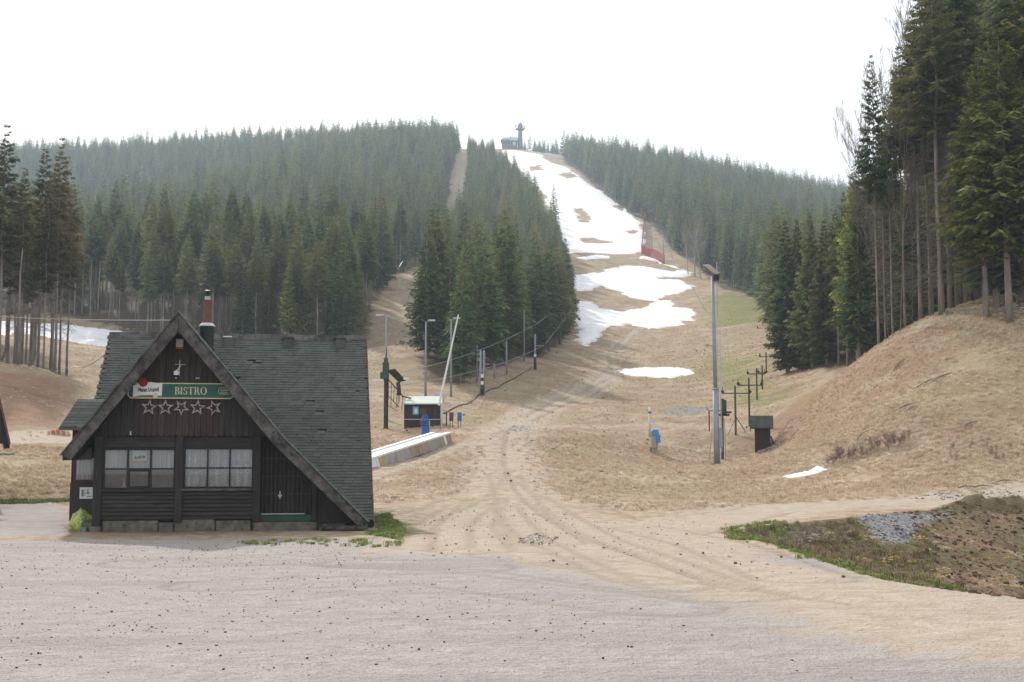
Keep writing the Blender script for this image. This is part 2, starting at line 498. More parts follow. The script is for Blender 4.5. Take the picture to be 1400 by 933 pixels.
def ground():
    rows = np.concatenate([np.linspace(-60, 5, 14)[:-1], np.geomspace(5, 90, 310)[:-1], np.geomspace(90, 1600, 230)])
    ncol = 511
    u = np.linspace(-1, 1, ncol)
    X = np.empty((len(rows), ncol)); Y = np.empty_like(X)
    for i, y in enumerate(rows):
        inner = 0.47 * max(y, 0) + 5
        outer = 1.1 * max(y, 0) + 60
        a = np.abs(u)
        X[i] = np.sign(u) * np.where(a < 0.82, inner * a / 0.82, inner + (outer - inner) * ((a - 0.82) / 0.18) ** 1.5)
        Y[i] = y
    Z = height(X, Y)
    at_ = {}
    fo = np.full(X.shape, -1e9)
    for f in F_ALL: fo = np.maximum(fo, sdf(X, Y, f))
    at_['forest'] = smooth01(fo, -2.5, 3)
    nearlot = 24.5 + 1.6 * fbm(X, Y, 9, 3, 21) + np.where(X < -13, 12.0, 0) + np.where((X < -3), 5.2, 0) * 1.0
    lot = 1 - smooth01(Y, nearlot - 3.2, nearlot + 2.6)
    side = sdf(X, Y, plan([(-80, 735), (-80, 688), (60, 686), (98, 690), (100, 735)]))
    lot = np.maximum(lot, smooth01(side, -0.3, 0.8))
    dn = dline(X, Y, TR['lower'])
    lot = lot * (1 - 0.75 * (1 - smooth01(dn, 1.0, 3.6)) * (X > 0))
    sd_ = sdf(X, Y, DITCH)
    lot = lot * (1 - smooth01(sd_, -0.15, 0.1))
    at_['lot'] = lot
    dirt = np.zeros(X.shape)
    for k, w in (('main', 2.2), ('upper', 1.5), ('left', 1.0), ('cross', 0.9), ('right', 2.0), ('lower', 3.0)):
        dirt = np.maximum(dirt, {'lower': 1.0, 'right': 0.9, 'main': 0.62}.get(k, 0.55) * (1 - smooth01(dline(X, Y, TR[k]), w * 0.4, w * 2.0)))
    fan = sdf(X, Y, plan([(560, 760), (570, 720), (600, 700), (680, 680), (740, 690), (850, 715), (980, 700), (1000, 725), (1060, 750), (1180, 800), (1000, 800), (760, 770)]))
    dirt = np.maximum(dirt, 0.86 * smooth01(fan, -1.0, 1.2))
    low = smooth01(fan, -16, 3) * (Y < 90) * 0.56
    dirt = np.maximum(dirt, low)
    lane = sdf(X, Y, [xd(q, d) for q, d in ((520, 150), (536, 268), (592, 400), (609, 520), (628, 850), (636, 860), (640, 520), (616, 400), (580, 268), (562, 150))])
    dirt = np.maximum(dirt, 0.45 * smooth01(lane, -1, 1.5))
    road = sdf(X, Y, plan([(-60, 606), (-60, 596), (90, 590), (130, 592), (130, 604), (60, 606)]))
    dirt = np.maximum(dirt, smooth01(road, -0.8, 0.8))
    at_['dirt'] = dirt * (1 - smooth01(sd_, -0.1, 0.25))
    g = smooth01(sdf(X, Y, plan([(505, 720), (512, 700), (545, 695), (580, 720), (575, 742), (500, 745)])), -0.4, 0.5)
    g = np.maximum(g, 0.55 * smooth01(sdf(X, Y, plan([(330, 748), (330, 738), (470, 736), (570, 740), (560, 750)])), -0.3, 0.5))
    g = np.maximum(g, 0.9 * smooth01(sdf(X, Y, plan([(985, 722), (1060, 712), (1090, 722), (1060, 745), (1000, 738)])), -0.3, 0.6))
    g = np.maximum(g, 0.8 * smooth01(sdf(X, Y, plan([(-60, 689), (-60, 683), (95, 682), (95, 687)])), -0.3, 0.5))
    g = np.maximum(g, 0.85 * smooth01(sdf(X, Y, plan([(955, 452), (958, 405), (1000, 398), (1060, 410), (1060, 440)])), -6, 8))
    g = np.maximum(g, 0.6 * smooth01(sdf(X, Y, plan([(940, 500), (980, 480), (1060, 490), (1110, 540), (1000, 560)])), -6, 5))
    g = np.maximum(g, 0.45 * smooth01(sdf(X, Y, plan([(-60, 680), (-60, 640), (95, 640), (95, 680)])), -1, 2))
    g = np.maximum(g, 0.36 * smooth01(sdf(X, Y, plan([(700, 640), (740, 590), (880, 590), (880, 640), (800, 660)])), -2, 4))
    bank_top = smooth01(sdf(X, Y, [(26, 78), (34, 75.5), (48, 75), (48, 85), (27, 85)]), -1, 2)
    g = np.maximum(g, 0.55 * bank_top)
    at_['green'] = g
    e = smooth01(sdf(X, Y, plan([(-80, 598), (-80, 510), (60, 508), (110, 525), (120, 560), (100, 590)])), -1, 3) * 0.85
    e = np.maximum(e, 0.72 * smooth01(sdf(X, Y, plan([(1310, 812), (1260, 740), (1240, 700), (1300, 690), (1420, 686), (1420, 830)])), -0.6, 1.0))
    e = np.maximum(e, 0.45 * smooth01(sdf(X, Y, plan([(1000, 640), (1000, 560), (1060, 560), (1060, 640)])), -2, 4))
    e = np.maximum(e, 0.75 * smooth01(sdf(X, Y, plan([(1175, 500), (1215, 475), (1250, 460), (1290, 450), (1340, 452), (1300, 470), (1240, 470)])), -1.2, 1.2) * 0.6)
    gxx = np.gradient(Z, axis=1) / np.gradient(X, axis=1)
    gyy = (np.gradient(Z, axis=0) - gxx * np.gradient(X, axis=0)) / np.gradient(rows)[:, None]
    e = np.maximum(e, 0.55 * smooth01(np.hypot(gxx, gyy), 0.36, 0.7) * (Y > 46) * (Y < 100) * (X > 10))
    at_['earth'] = e
    s = sdf(X, Y, DITCH)
    at_['weeds'] = smooth01(s, -0.3, 0.35) * (Y > 8) * (X > 4) * (1 - 0.55 * np.clip(e, 0, 1))
    hp = sdf(X, Y, [(-12.2, 32.6), (-2.8, 34.2), (-2.8, 45), (-12.2, 45)])
    at_['weeds'] = np.maximum(at_['weeds'], 0.5 * smooth01(hp, -1.3, 0.0))
    at_['rubble'] = np.maximum(smooth01(sdf(X, Y, plan([(1165, 705), (1230, 700), (1300, 697), (1270, 720), (1240, 745), (1205, 745)])), -0.5, 0.7) * 0.9,
                      np.maximum(0.75 * smooth01(sdf(X, Y, plan([(1240, 682), (1290, 672), (1420, 670), (1420, 690), (1300, 684)])), -0.4, 1.0),
                                 np.maximum(0.7 * smooth01(sdf(X, Y, plan([(1045, 722), (1110, 716), (1150, 740), (1110, 745)])), -0.3, 0.6),
                                 0.62 * smooth01(sdf(X, Y, plan([(885, 560), (930, 553), (985, 556), (985, 568), (900, 570)])), -1, 2))))
    r = np.zeros(X.shape)
    for q in RUTS:
        dd = dline(X, Y, q)
        wv = 0.10 + 0.0022 * Y
        r = np.maximum(r, np.exp(-(dd / wv) ** 2))
        Z -= 0.05 * np.exp(-(dd / (wv * 1.3)) ** 2)
    for q in SOFT:
        dd = np.abs(dline(X, Y, q) - 0.8)
        wv = 0.16 + 0.002 * Y
        r = np.maximum(r, 0.8 * np.exp(-(dd / wv) ** 2))
        Z -= 0.02 * np.exp(-(dd / wv) ** 2)
    at_['rut'] = r * (Y < 300)
    V = np.stack([X, Y, Z], -1).reshape(-1, 3)
    idx = np.arange(len(V)).reshape(X.shape)
    q = np.stack([idx[:-1, :-1], idx[:-1, 1:], idx[1:, 1:], idx[1:, :-1]], -1).reshape(-1, 4)
    # vertex normals of the whole sheet, kept where it is divided
    gy, gx = np.empty_like(Z), np.empty_like(Z)
    dx = np.gradient(X, axis=1)
    gx = np.gradient(Z, axis=1) / dx
    dyr = np.gradient(rows)[:, None]
    gy = (np.gradient(Z, axis=0) - gx * np.gradient(X, axis=0)) / dyr
    N = np.stack([-gx, -gy, np.ones_like(Z)], -1)
    N /= np.linalg.norm(N, axis=-1, keepdims=True)
    N = N.reshape(-1, 3)
    fm = lambda a: (a[:-1, :-1] + a[1:, 1:]).reshape(-1) / 2
    isdirt = fm(at_['dirt']) > 0.6
    islot = fm(at_['lot']) > 0.5
    isditch = (fm(s) > 0.0) & (fm(X) > 4) & ~islot
    zone = np.where(islot, 1, np.where(isditch, 3, np.where(isdirt & (fm(Y) < 200), 2, 0)))
    for z, name in ((0, 'ground'), (1, 'parking_lot'), (2, 'dirt_track'), (3, 'ditch')):
        qq = q[zone == z]
        used, inv = np.unique(qq, return_inverse=True)
        qq = inv.reshape(qq.shape)
        me = bpy.data.meshes.new(name)
        me.vertices.add(len(used)); me.vertices.foreach_set('co', V[used].astype(np.float32).ravel())
        me.loops.add(qq.size); me.loops.foreach_set('vertex_index', qq.astype(np.int32).ravel())
        me.polygons.add(len(qq)); me.polygons.foreach_set('loop_start', np.arange(0, qq.size, 4, dtype=np.int32))
        me.update(calc_edges=True)
        me.polygons.foreach_set('use_smooth', [True] * len(qq))
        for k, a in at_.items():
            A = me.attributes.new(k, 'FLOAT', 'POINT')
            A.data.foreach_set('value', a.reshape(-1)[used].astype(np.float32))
        me.normals_split_custom_set_from_vertices(N[used].tolist())
        me.materials.append(M_GROUND)
        o = bpy.data.objects.new(name, me)
        COL.objects.link(o)
        o['kind'] = 'structure'
ground()

# ------------------------------------------------------------------ snow left on the piste
def snow_material():
    t = NT("old_snow")
    n1, n2, n3 = t.noise(0.12, 4, 0.6), t.noise(1.3, 4, 0.65), t.noise(0.5, 5, 0.7, stretch=(0.6, 1.5, 1))
    c = t.mix(t.ramp(n1, 0.35, 0.7), (0.80, 0.80, 0.815), (0.86, 0.855, 0.86))
    c = t.mix(t.math('MULTIPLY', t.ramp(n3, 0.48, 0.72), 0.75), c, (0.60, 0.575, 0.55))
    ed = t.ramp(t.math('ADD', t.attr('edge'), t.math('MULTIPLY', t.math('SUBTRACT', n2, 0.5), 1.4)), 0.1, 0.75, 0.55, 0)
    c = t.mix(ed, c, (0.50, 0.45, 0.39))
    return t.done(c, 0.7, t.bump(n2, 0.5, 0.25), 0, 0.2)
M_SNOW = snow_material()
def z2(s, ox=560, oy=150, k=2.826):
    return [(ox + float(a.split()[0]) / k, oy + float(a.split()[1]) / k) for a in s.split('|')]
BARE = [plan(q) for q in ([(788, 286), (796, 283), (804, 297), (803, 304), (792, 304)], [(792, 326), (812, 326), (836, 331), (820, 334), (795, 331)],
                          [(838, 281), (846, 280), (856, 285), (850, 289), (842, 285)], [(858, 317), (866, 315), (874, 317), (864, 320)],
                          [(768, 240), (780, 236), (790, 243), (775, 245)], [(722, 228), (738, 226), (742, 232), (726, 234)])]
def snow(pxs, noise_s, thick, edge, rowres, colres, bare=False):
    poly = np.array(plan(pxs))
    y0, y1 = poly[:, 1].min() - 3, poly[:, 1].max() + 3
    x0, x1 = poly[:, 0].min() - 3, poly[:, 0].max() + 3
    ny, nx = int((y1 - y0) / rowres) + 2, int((x1 - x0) / colres) + 2
    X, Y = np.meshgrid(np.linspace(x0, x1, nx), np.linspace(y0, y1, ny))
    s = sdf(X, Y, poly)
    if bare:
        for b in BARE: s = np.minimum(s, -sdf(X, Y, b) * 1.0)
    s = s + fbm(X, Y * 0.45, noise_s, 4, 31) * edge * 2 + fbm(X, Y * 0.4, noise_s * 0.3, 4, 37) * edge * 1.3
    h = height(X, Y)
    keep = np.abs(s) < 1e9
    Z = h + np.clip(s * 0.16, -0.5, thick * 0.75)
    vm = s > -2.2
    idx = np.arange(X.size).reshape(X.shape)
    q = np.stack([idx[:-1, :-1], idx[:-1, 1:], idx[1:, 1:], idx[1:, :-1]], -1).reshape(-1, 4)
    fm = (vm[:-1, :-1] & vm[:-1, 1:] & vm[1:, 1:] & vm[1:, :-1]).reshape(-1)
    qq = q[fm]
    used, inv = np.unique(qq, return_inverse=True)
    V = np.stack([X, Y, Z], -1).reshape(-1, 3)[used]
    me = bpy.data.meshes.new('snow')
    me.from_pydata(V.tolist(), [], inv.reshape(qq.shape).tolist())
    me.polygons.foreach_set('use_smooth', [True] * len(qq))
    A = me.attributes.new('edge', 'FLOAT', 'POINT')
    A.data.foreach_set('value', np.clip(s.reshape(-1)[used] / (edge * 1.6), -1, 2).astype(np.float32))
    me.materials.append(M_SNOW)
    o = bpy.data.objects.new('snow', me)
    COL.objects.link(o)
    return tag(o, kind='stuff')
snow([(684, 206), (700, 205.5), (740, 212), (775, 229), (800, 249), (830, 267), (858, 289), (876, 302), (881, 318), (877, 345), (850, 349), (800, 346), (775, 346), (760, 305), (742, 262), (712, 236), (686, 216)], 7, 0.4, 1.0, 1.6, 0.8, True)
snow(z2("640 572|700 562|770 566|770 575|700 578|640 578"), 3, 0.3, 0.8, 0.9, 0.45)
snow(z2("600 645|660 638|735 630|830 603|900 606|1000 625|1060 622|960 595|888 574|900 568|980 592|1060 618|1104 630|1060 650|960 655|1060 662|1092 680|1080 700|1000 720|950 740|900 737|850 725|800 700|740 680|700 690|660 702|600 700"), 4, 0.35, 0.9, 0.8, 0.4)
snow(z2("642 740|700 738|730 765|800 780|900 765|940 742|1000 738|1020 765|1090 768|1112 790|1105 815|1060 818|1060 832|960 848|900 838|850 828|760 845|740 880|700 905|680 915|640 900|620 890|645 860|640 800"), 4, 0.35, 0.9, 0.6, 0.35)
snow([(845, 507), (870, 503), (905, 503), (938, 506), (945, 512), (920, 517), (870, 515), (850, 512)], 2.5, 0.2, 0.6, 0.35, 0.2)
snow([(1066, 651), (1095, 645), (1122, 638), (1129, 642), (1110, 650), (1080, 654)], 0.8, 0.16, 0.22, 0.1, 0.08)
snow([(-60, 436), (20, 440), (60, 442), (100, 445), (150, 452), (200, 458), (225, 466), (190, 476), (140, 474), (100, 468), (60, 460), (20, 455), (-60, 450)], 4, 0.35, 0.25, 0.5, 0.3)

# ------------------------------------------------------------------ trees
def leaf_material(name, dark, light, olive, lo=0.5):
    t = NT(name)
    r = t.rnd()
    k = t.attr('tint')
    c = t.mix(k, dark, light)
    c = t.mix(t.ramp(r, 0.35, 1.0, 0, 0.85), c, t.mix(k, tuple(x * 0.6 for x in olive), olive))
    c = t.mix(t.ramp(r, 0.0, 0.35, 0.45, 0), c, t.mix(k, (0.022, 0.05, 0.036), (0.095, 0.18, 0.12)))
    fr = t.math('FRACT', t.math('MULTIPLY', r, 17.31))
    bc = t.n.new('ShaderNodeCombineColor')
    bv = t.ramp(fr, 0.0, 1.0, lo, 1.4)
    for q in range(3): t.l.new(bv, bc.inputs[q])
    c = t.mix(1.0, c, bc.outputs[0], 'MULTIPLY')
    d = t.n.new("ShaderNodeBsdfDiffuse")
    tr = t.n.new("ShaderNodeBsdfTranslucent")
    mx = t.n.new("ShaderNodeMixShader")
    mx.inputs[0].default_value = 0.36
    t.put(d.inputs[0], c)
    t.put(tr.inputs[0], t.mix(0.5, c, olive))
    t.l.new(d.outputs[0], mx.inputs[1])
    t.l.new(tr.outputs[0], mx.inputs[2])
    t.l.new(mx.outputs[0], t.out.inputs[0])
    return t.m
M_LEAF = leaf_material("spruce_needles", (0.030, 0.058, 0.030), (0.165, 0.25, 0.105), (0.25, 0.24, 0.095))
M_LEAF_GOLD = leaf_material("sunlit_yellowish_needles", (0.06, 0.085, 0.022), (0.36, 0.40, 0.11), (0.32, 0.31, 0.10), 1.0)  # yellow-green needles, colour raised to stand in for sun on the crowns
M_BARK = plain("bark", (0.15, 0.12, 0.105), 0.9, 0, 0.35, 2.0, 0.6, (1, 1, 0.25))
M_BARKPALE = plain("pale_bark", (0.27, 0.23, 0.205), 0.9, 0, 0.35, 2.0, 0.5, (1, 1, 0.25))
M_TWIG = plain("bare_twigs", (0.20, 0.155, 0.135), 0.9, 0, 0.3, 2.0, 0.1)

def crown_arrays(seed, h, zb, rad_, whorls, nb, ns, lw=0.28, ragged=0.25, droop=0.35, top_pow=0.75, gaps=0.0, fine=1.0):
    """needle sprays as long pointed quads set along drooping branches"""
    g = random.Random(seed)
    V, T = [], []
    for w in range(whorls):
        f = (w + 0.5) / whorls                                  # 0 top, 1 bottom
        f = f ** 0.9
        z = h - (h - zb) * f
        prof = rad_ * min(1.0, (f ** top_pow) * 1.12) * (1.0 if f < 0.8 else 1.0 - 0.45 * (f - 0.8) / 0.2)
        a0 = g.random() * 6.28
        for b in range(nb):
            if g.random() < gaps: continue
            a = a0 + 6.283 * b / nb + g.uniform(-0.45, 0.45)
            L = max(0.25, prof * g.uniform(1 - ragged, 1 + ragged))
            zz = z + g.uniform(-0.5, 0.5) * (h - zb) / whorls
            tint = min(1, max(0, g.gauss(0.42, 0.26)))
            ca, sa = math.cos(a), math.sin(a)
            up = 0.25 * (1 - f) - droop * f * g.uniform(0.6, 1.4)
            def pt(s):
                return (ca * L * s, sa * L * s, zz + L * (up * s - 0.22 * s * (1 - s) + 0.12 * s * s))
            # main blade
            p0, p1 = pt(0.05), pt(1.05)
            m = pt(0.55)
            wv = lw * L * 0.5
            V.append((p0, (m[0] - sa * wv, m[1] + ca * wv, m[2] - 0.1 * wv), p1, (m[0] + sa * wv, m[1] - ca * wv, m[2] - 0.1 * wv))); T.append(tint)
            for s_ in range(ns):
                s = 0.22 + 0.75 * (s_ + g.random() * 0.6) / max(1, ns)
                q = pt(s)
                side = 1 if s_ % 2 else -1
                ll = (L * g.uniform(0.28, 0.46) * (1.15 - 0.5 * s) + 0.12) * fine
                da = a + side * g.uniform(0.6, 1.15)
                dz = -g.uniform(0.15, 0.8) * ll
                e = (q[0] + math.cos(da) * ll, q[1] + math.sin(da) * ll, q[2] + dz)
                mm = tuple((q[i] * 0.45 + e[i] * 0.55) for i in range(3))
                ww = ll * g.uniform(0.14, 0.25)
                nx_, ny_ = -math.sin(da), math.cos(da)
                tl = g.uniform(-0.6, 0.6)
                V.append((q, (mm[0] + nx_ * ww, mm[1] + ny_ * ww, mm[2] + tl * ww), e, (mm[0] - nx_ * ww, mm[1] - ny_ * ww, mm[2] - tl * ww)))
                T.append(min(1, max(0, tint + g.uniform(-0.18, 0.18))))
    return np.array(V), np.array(T)

def crown_mesh(name, mat, *a, **k):
    V, T = crown_arrays(*a, **k)
    n = len(V)
    me = bpy.data.meshes.new(name)
    me.from_pydata(V.reshape(-1, 3).tolist(), [], np.arange(n * 4).reshape(-1, 4).tolist())
    A = me.attributes.new('tint', 'FLOAT', 'POINT')
    A.data.foreach_set('value', np.repeat(T, 4).astype(np.float32))
    me.materials.append(mat)
    return me

def trunk_mesh(seed, h, r, dead_from=None, dead_to=None, n_dead=0, dead_len=1.6, n=7, mats=None, lean=0.0):
    g = random.Random(seed)
    b = MB()
    cx = [(g.uniform(-1, 1) * 0.04 * i + lean * i / 6, g.uniform(-1, 1) * 0.04 * i, h * i / 6) for i in range(7)]
    cx[0] = (0, 0, -0.6)
    b.tube(cx, [r * 1.35] + [r * (1 - 0.93 * (i / 6) ** 1.15) + 0.015 for i in range(1, 7)], n)
    b.mat(1)
    for i in range(n_dead):
        z = g.uniform(dead_from, dead_to)
        a = g.uniform(0, 6.28)
        L = dead_len * g.uniform(0.4, 1.2)
        p0 = Vector((lean * z / h, 0, z))
        e = p0 + Vector((math.cos(a) * L, math.sin(a) * L, -L * g.uniform(-0.15, 0.5)))
        m = (p0 + e) / 2 + Vector((0, 0, 0.12 * L))
        b.tube([p0, m, e], [0.03, 0.02, 0.008], 3, False)
        for j in range(3):
            s = g.uniform(0.4, 0.95)
            q = p0.lerp(e, s)
            da = a + g.choice((-1, 1)) * g.uniform(0.5, 1.1)
            l2 = L * g.uniform(0.2, 0.4)
            b.tube([q, q + Vector((math.cos(da) * l2, math.sin(da) * l2, -l2 * g.uniform(0.1, 0.7)))], [0.012, 0.006], 3, False)
    return b.mesh('trunk', mats or [M_BARKPALE, M_TWIG], True)

# variants: (trunk mesh, crown mesh, nominal height)
V_FULL = [(trunk_mesh(100 + i, 17, 0.17), crown_mesh('crown', M_LEAF, 200 + i, 18, 1.2 + (i % 2), 2.5 + 0.3 * (i % 3), 28, 8, 6), 18) for i in range(5)]
V_BARE = [(trunk_mesh(300 + i, 19, 0.17, 4, 10, 22, 1.2), crown_mesh('crown', M_LEAF, 400 + i, 20, 8.0 + (i % 3), 2.3 + 0.25 * (i % 2), 22, 8, 8, ragged=0.3), 20) for i in range(4)]
M_LEAF_OLIVE = leaf_material("olive_spruce_needles", (0.055, 0.066, 0.03), (0.155, 0.165, 0.07), (0.19, 0.145, 0.075))
V_ROW = [(trunk_mesh(320 + i, 19, 0.13, 4, 11, 20, 1.1), crown_mesh('crown', M_LEAF, 430 + i, 20, 10.0 + 1.2 * (i % 3), 2.0 + 0.25 * (i % 2), 20, 8, 9, 0.2, ragged=0.3), 20) for i in range(4)]
V_STAND = [(trunk_mesh(340 + i, 19, 0.115, 4, 12, 44, 1.3), crown_mesh('crown', M_LEAF_OLIVE, 460 + i, 20, 9.0 + 1.5 * (i % 3), 1.5 + 0.25 * (i % 2), 26, 8, 16, 0.12, ragged=0.42, gaps=0.22, fine=0.85), 20) for i in range(4)]
V_MID = [(trunk_mesh(560 + i, 25, 0.17, 2, 15, 60, 2.2), crown_mesh('crown', M_LEAF, 660 + i, 26, 10.0 + 2 * (i % 2), 2.5, 28, 8, 13, 0.16, ragged=0.38, gaps=0.1), 26) for i in range(3)]
V_NEAR = [(trunk_mesh(500 + i, 25, 0.17, 2, 15, 130, 2.4), crown_mesh('crown', M_LEAF, 600 + i, 26, 13.0 + 2 * (i % 2), 2.5, 32, 9, 24, 0.08, ragged=0.42, gaps=0.22, fine=0.66), 26) for i in range(4)]
V_NEARFULL = [(trunk_mesh(700 + i, 16, 0.2, 1, 5, 16, 1.6), crown_mesh('crown', M_LEAF, 800 + i, 17, 0.9, 2.5, 40, 9, 22, 0.12, ragged=0.32, fine=0.8), 17) for i in range(3)]
V_GOLD = [(trunk_mesh(900 + i, 20, 0.2, 1, 6, 20, 1.5), crown_mesh('crown', M_LEAF_GOLD, 950 + i, 21, 5.0, 2.8, 38, 9, 24, 0.1, ragged=0.38, fine=0.74), 21) for i in range(2)]

NTREE = [0]
def tree(p, h, var, rz, label, group, name='spruce_tree', wide=1.0):
    tm, cm, h0 = var
    k = h / h0
    o = empty(name, (p[0], p[1], p[2]), rz, label, 'tree', group)
    o.scale = (k * wide, k * wide, k)
    inst('trunk', tm, o)
    inst('crown', cm, o)
    NTREE[0] += 1
    return o

def poisson(poly, spacing, jit=0.42, seed=1, sx=1.0):
    poly = np.array(poly)
    g = np.random.default_rng(seed)
    x0, y0 = poly.min(0); x1, y1 = poly.max(0)
    X, Y = np.meshgrid(np.arange(x0, x1, spacing), np.arange(y0, y1, spacing))
    X = X + g.uniform(-jit, jit, X.shape) * spacing
    Y = Y + g.uniform(-jit, jit, Y.shape) * spacing
    X, Y = X.ravel(), Y.ravel()
    m = sdf(X, Y, poly) > 0
    return np.stack([X[m], Y[m]], 1)

allp = []
for fi, (poly, sp) in enumerate(((F_LEFT, 6.0), (F_ISLAND, 4.1), (F_RIGHT, 5.8), (F_STAND, 3.7), (F_TOP, 4.5), (F_LEFT, 3.6))):
    q = poisson(poly, sp, seed=40 + fi)
    if fi == 2:                                              # denser and hand-set at the near edge: see below
        q = q[q[:, 1] > 92]
    if fi == 0: q = q[q[:, 1] >= 232]
    if fi == 5: q = q[q[:, 1] < 232]; fi = 0
    fx = (q[:, 0] / np.maximum(q[:, 1], 1))
    q = q[(np.abs(fx) < 0.52)]
    allp.append(np.concatenate([q, np.full((len(q), 1), fi)], 1))
allp = np.concatenate(allp)
hz = height(allp[:, 0], allp[:, 1])
gh = np.random.default_rng(5)
hh = np.select([(allp[:, 2] == 0) & (allp[:, 1] < 245), (allp[:, 2] == 0) & (allp[:, 1] < 420), (allp[:, 2] == 2) & (allp[:, 1] < 175), allp[:, 2] == 0, allp[:, 2] == 1, allp[:, 2] == 2, allp[:, 2] == 3], [14.0, 15.5, 13.2, 18.0, 15.0, 17.0, 17.5], 16.0)
hh = hh * np.where(allp[:, 1] > 420, gh.normal(1.0, 0.23, len(hh)), gh.normal(1.0, 0.16, len(hh))).clip(0.5, 1.5)
hh *= np.where((allp[:, 2] == 1) & (allp[:, 1] > 600), 0.72, 1.0)
hh[(allp[:, 2] == 1)] *= np.where(gh.random((allp[:, 2] == 1).sum()) < 0.12, 0.6, 1.0)
# depth cue for choosing which trees are built one by one: near first, keep those that rise above what stands before them
dep = allp[:, 1]
pxx = 700 + FPX * allp[:, 0] / dep
top = 622 - FPX * (hz + hh - 1.9) / dep
bot = 622 - FPX * (hz - 1.9) / dep
order = np.argsort(dep)
sky_ = np.full(1600, 1e4)
low_ = np.full(1600, 1e4)
score = np.zeros(len(dep))
for i in order:
    w = max(1.0, 1.8 * FPX / dep[i])
    a, b = int(max(0, pxx[i] - w + 100)), int(min(1599, pxx[i] + w + 100))
    if b <= a or top[i] > 933: continue
    vis = np.clip(np.minimum(sky_[a:b], bot[i]) - top[i], 0, 400)
    score[i] = vis.sum()
    sky_[a:b] = np.minimum(sky_[a:b], top[i] + np.abs(np.linspace(-1, 1, b - a)) * (bot[i] - top[i]) * 0.8)
N_IND = 225
single = set(np.argsort(-score)[:N_IND].tolist())
LAB = {0: ("bare trunked dark spruce in the front row of the forest behind the bistro hut", "spruces in the front row behind the hut"),
       1: ("dense dark green spruce in the wedge of forest left of the ski slope", "spruces in the wedge of forest beside the ski slope"),
       2: ("dark green spruce at the forest edge right of the ski slope", "spruces at the forest edge right of the ski slope"),
       3: ("tall thin spruce with bare lower trunk on the earth bank left of the hut", "tall spruces on the left earth bank"),
       4: ("small dark spruce on the summit beside the lookout tower", "spruces on the summit")}
for i in sorted(single):
    f = int(allp[i, 2])
    d = dep[i]
    if f == 0: var = R.choice(V_ROW) if d < 235 and R.random() < (0.9 if pxx[i] < 360 else 0.6) else R.choice(V_BARE + V_FULL)
    elif f == 1: var = R.choice(V_FULL if d > 140 or R.random() < 0.55 else V_BARE)
    elif f == 2: var = R.choice(V_FULL)
    elif f == 3: var = R.choice(V_STAND)
    else: var = R.choice(V_FULL)
    tree((allp[i, 0], allp[i, 1], hz[i]), hh[i], var, R.uniform(0, 6.28), *LAB[f], wide=R.uniform(0.85, 1.15))

# the rest of each forest: one mass, trees set out on points
def scatter(name, pts, rot, scl, var, sources, kind='stuff', tilt=None):
    me = bpy.data.meshes.new(name)
    me.from_pydata([tuple(p) for p in pts], [], [])
    for k, v, ty in (('v_rz', rot, 'FLOAT'), ('v_sc', scl, 'FLOAT'), ('v_var', var, 'INT')):
        a = me.attributes.new(k, ty, 'POINT')
        a.data.foreach_set('value', np.asarray(v))
    o = bpy.data.objects.new(name, me)
    COL.objects.link(o)
    o['kind'] = kind
    ng = bpy.data.node_groups.new(name, 'GeometryNodeTree')
    ng.interface.new_socket('Geometry', in_out='INPUT', socket_type='NodeSocketGeometry')
    ng.interface.new_socket('Geometry', in_out='OUTPUT', socket_type='NodeSocketGeometry')
    gi, go = ng.nodes.new('NodeGroupInput'), ng.nodes.new('NodeGroupOutput')
    join = ng.nodes.new('GeometryNodeJoinGeometry')
    def named(nm, ty):
        n = ng.nodes.new('GeometryNodeInputNamedAttribute')
        n.data_type = ty
        n.inputs[0].default_value = nm
        return n.outputs[0]
    rz, sc, va = named('v_rz', 'FLOAT'), named('v_sc', 'FLOAT'), named('v_var', 'INT')
    cx = ng.nodes.new('ShaderNodeCombineXYZ')
    ng.links.new(rz, cx.inputs[2])
    for i, s in enumerate(sources):
        oi = ng.nodes.new('GeometryNodeObjectInfo')
        oi.inputs['Object'].default_value = s
        oi.inputs['As Instance'].default_value = True
        cmp_ = ng.nodes.new('FunctionNodeCompare')
        cmp_.data_type = 'INT'
        cmp_.operation = 'EQUAL'
        ng.links.new(va, cmp_.inputs[2])
        cmp_.inputs[3].default_value = i
        ip = ng.nodes.new('GeometryNodeInstanceOnPoints')
        ng.links.new(gi.outputs[0], ip.inputs['Points'])
        ng.links.new(cmp_.outputs[0], ip.inputs['Selection'])
        ng.links.new(oi.outputs['Geometry'], ip.inputs['Instance'])
        e2r = ng.nodes.new('FunctionNodeEulerToRotation')
        ng.links.new(cx.outputs[0], e2r.inputs[0])
        ng.links.new(e2r.outputs[0], ip.inputs['Rotation'])
        ng.links.new(sc, ip.inputs['Scale'])
        ng.links.new(ip.outputs[0], join.inputs[0])
    ng.links.new(join.outputs[0], go.inputs[0])
    md = o.modifiers.new('scatter', 'NODES')
    md.node_group = ng
    return o

def source(name, me):
    return bpy.data.objects.new(name, me)                      # data only: not linked to the scene

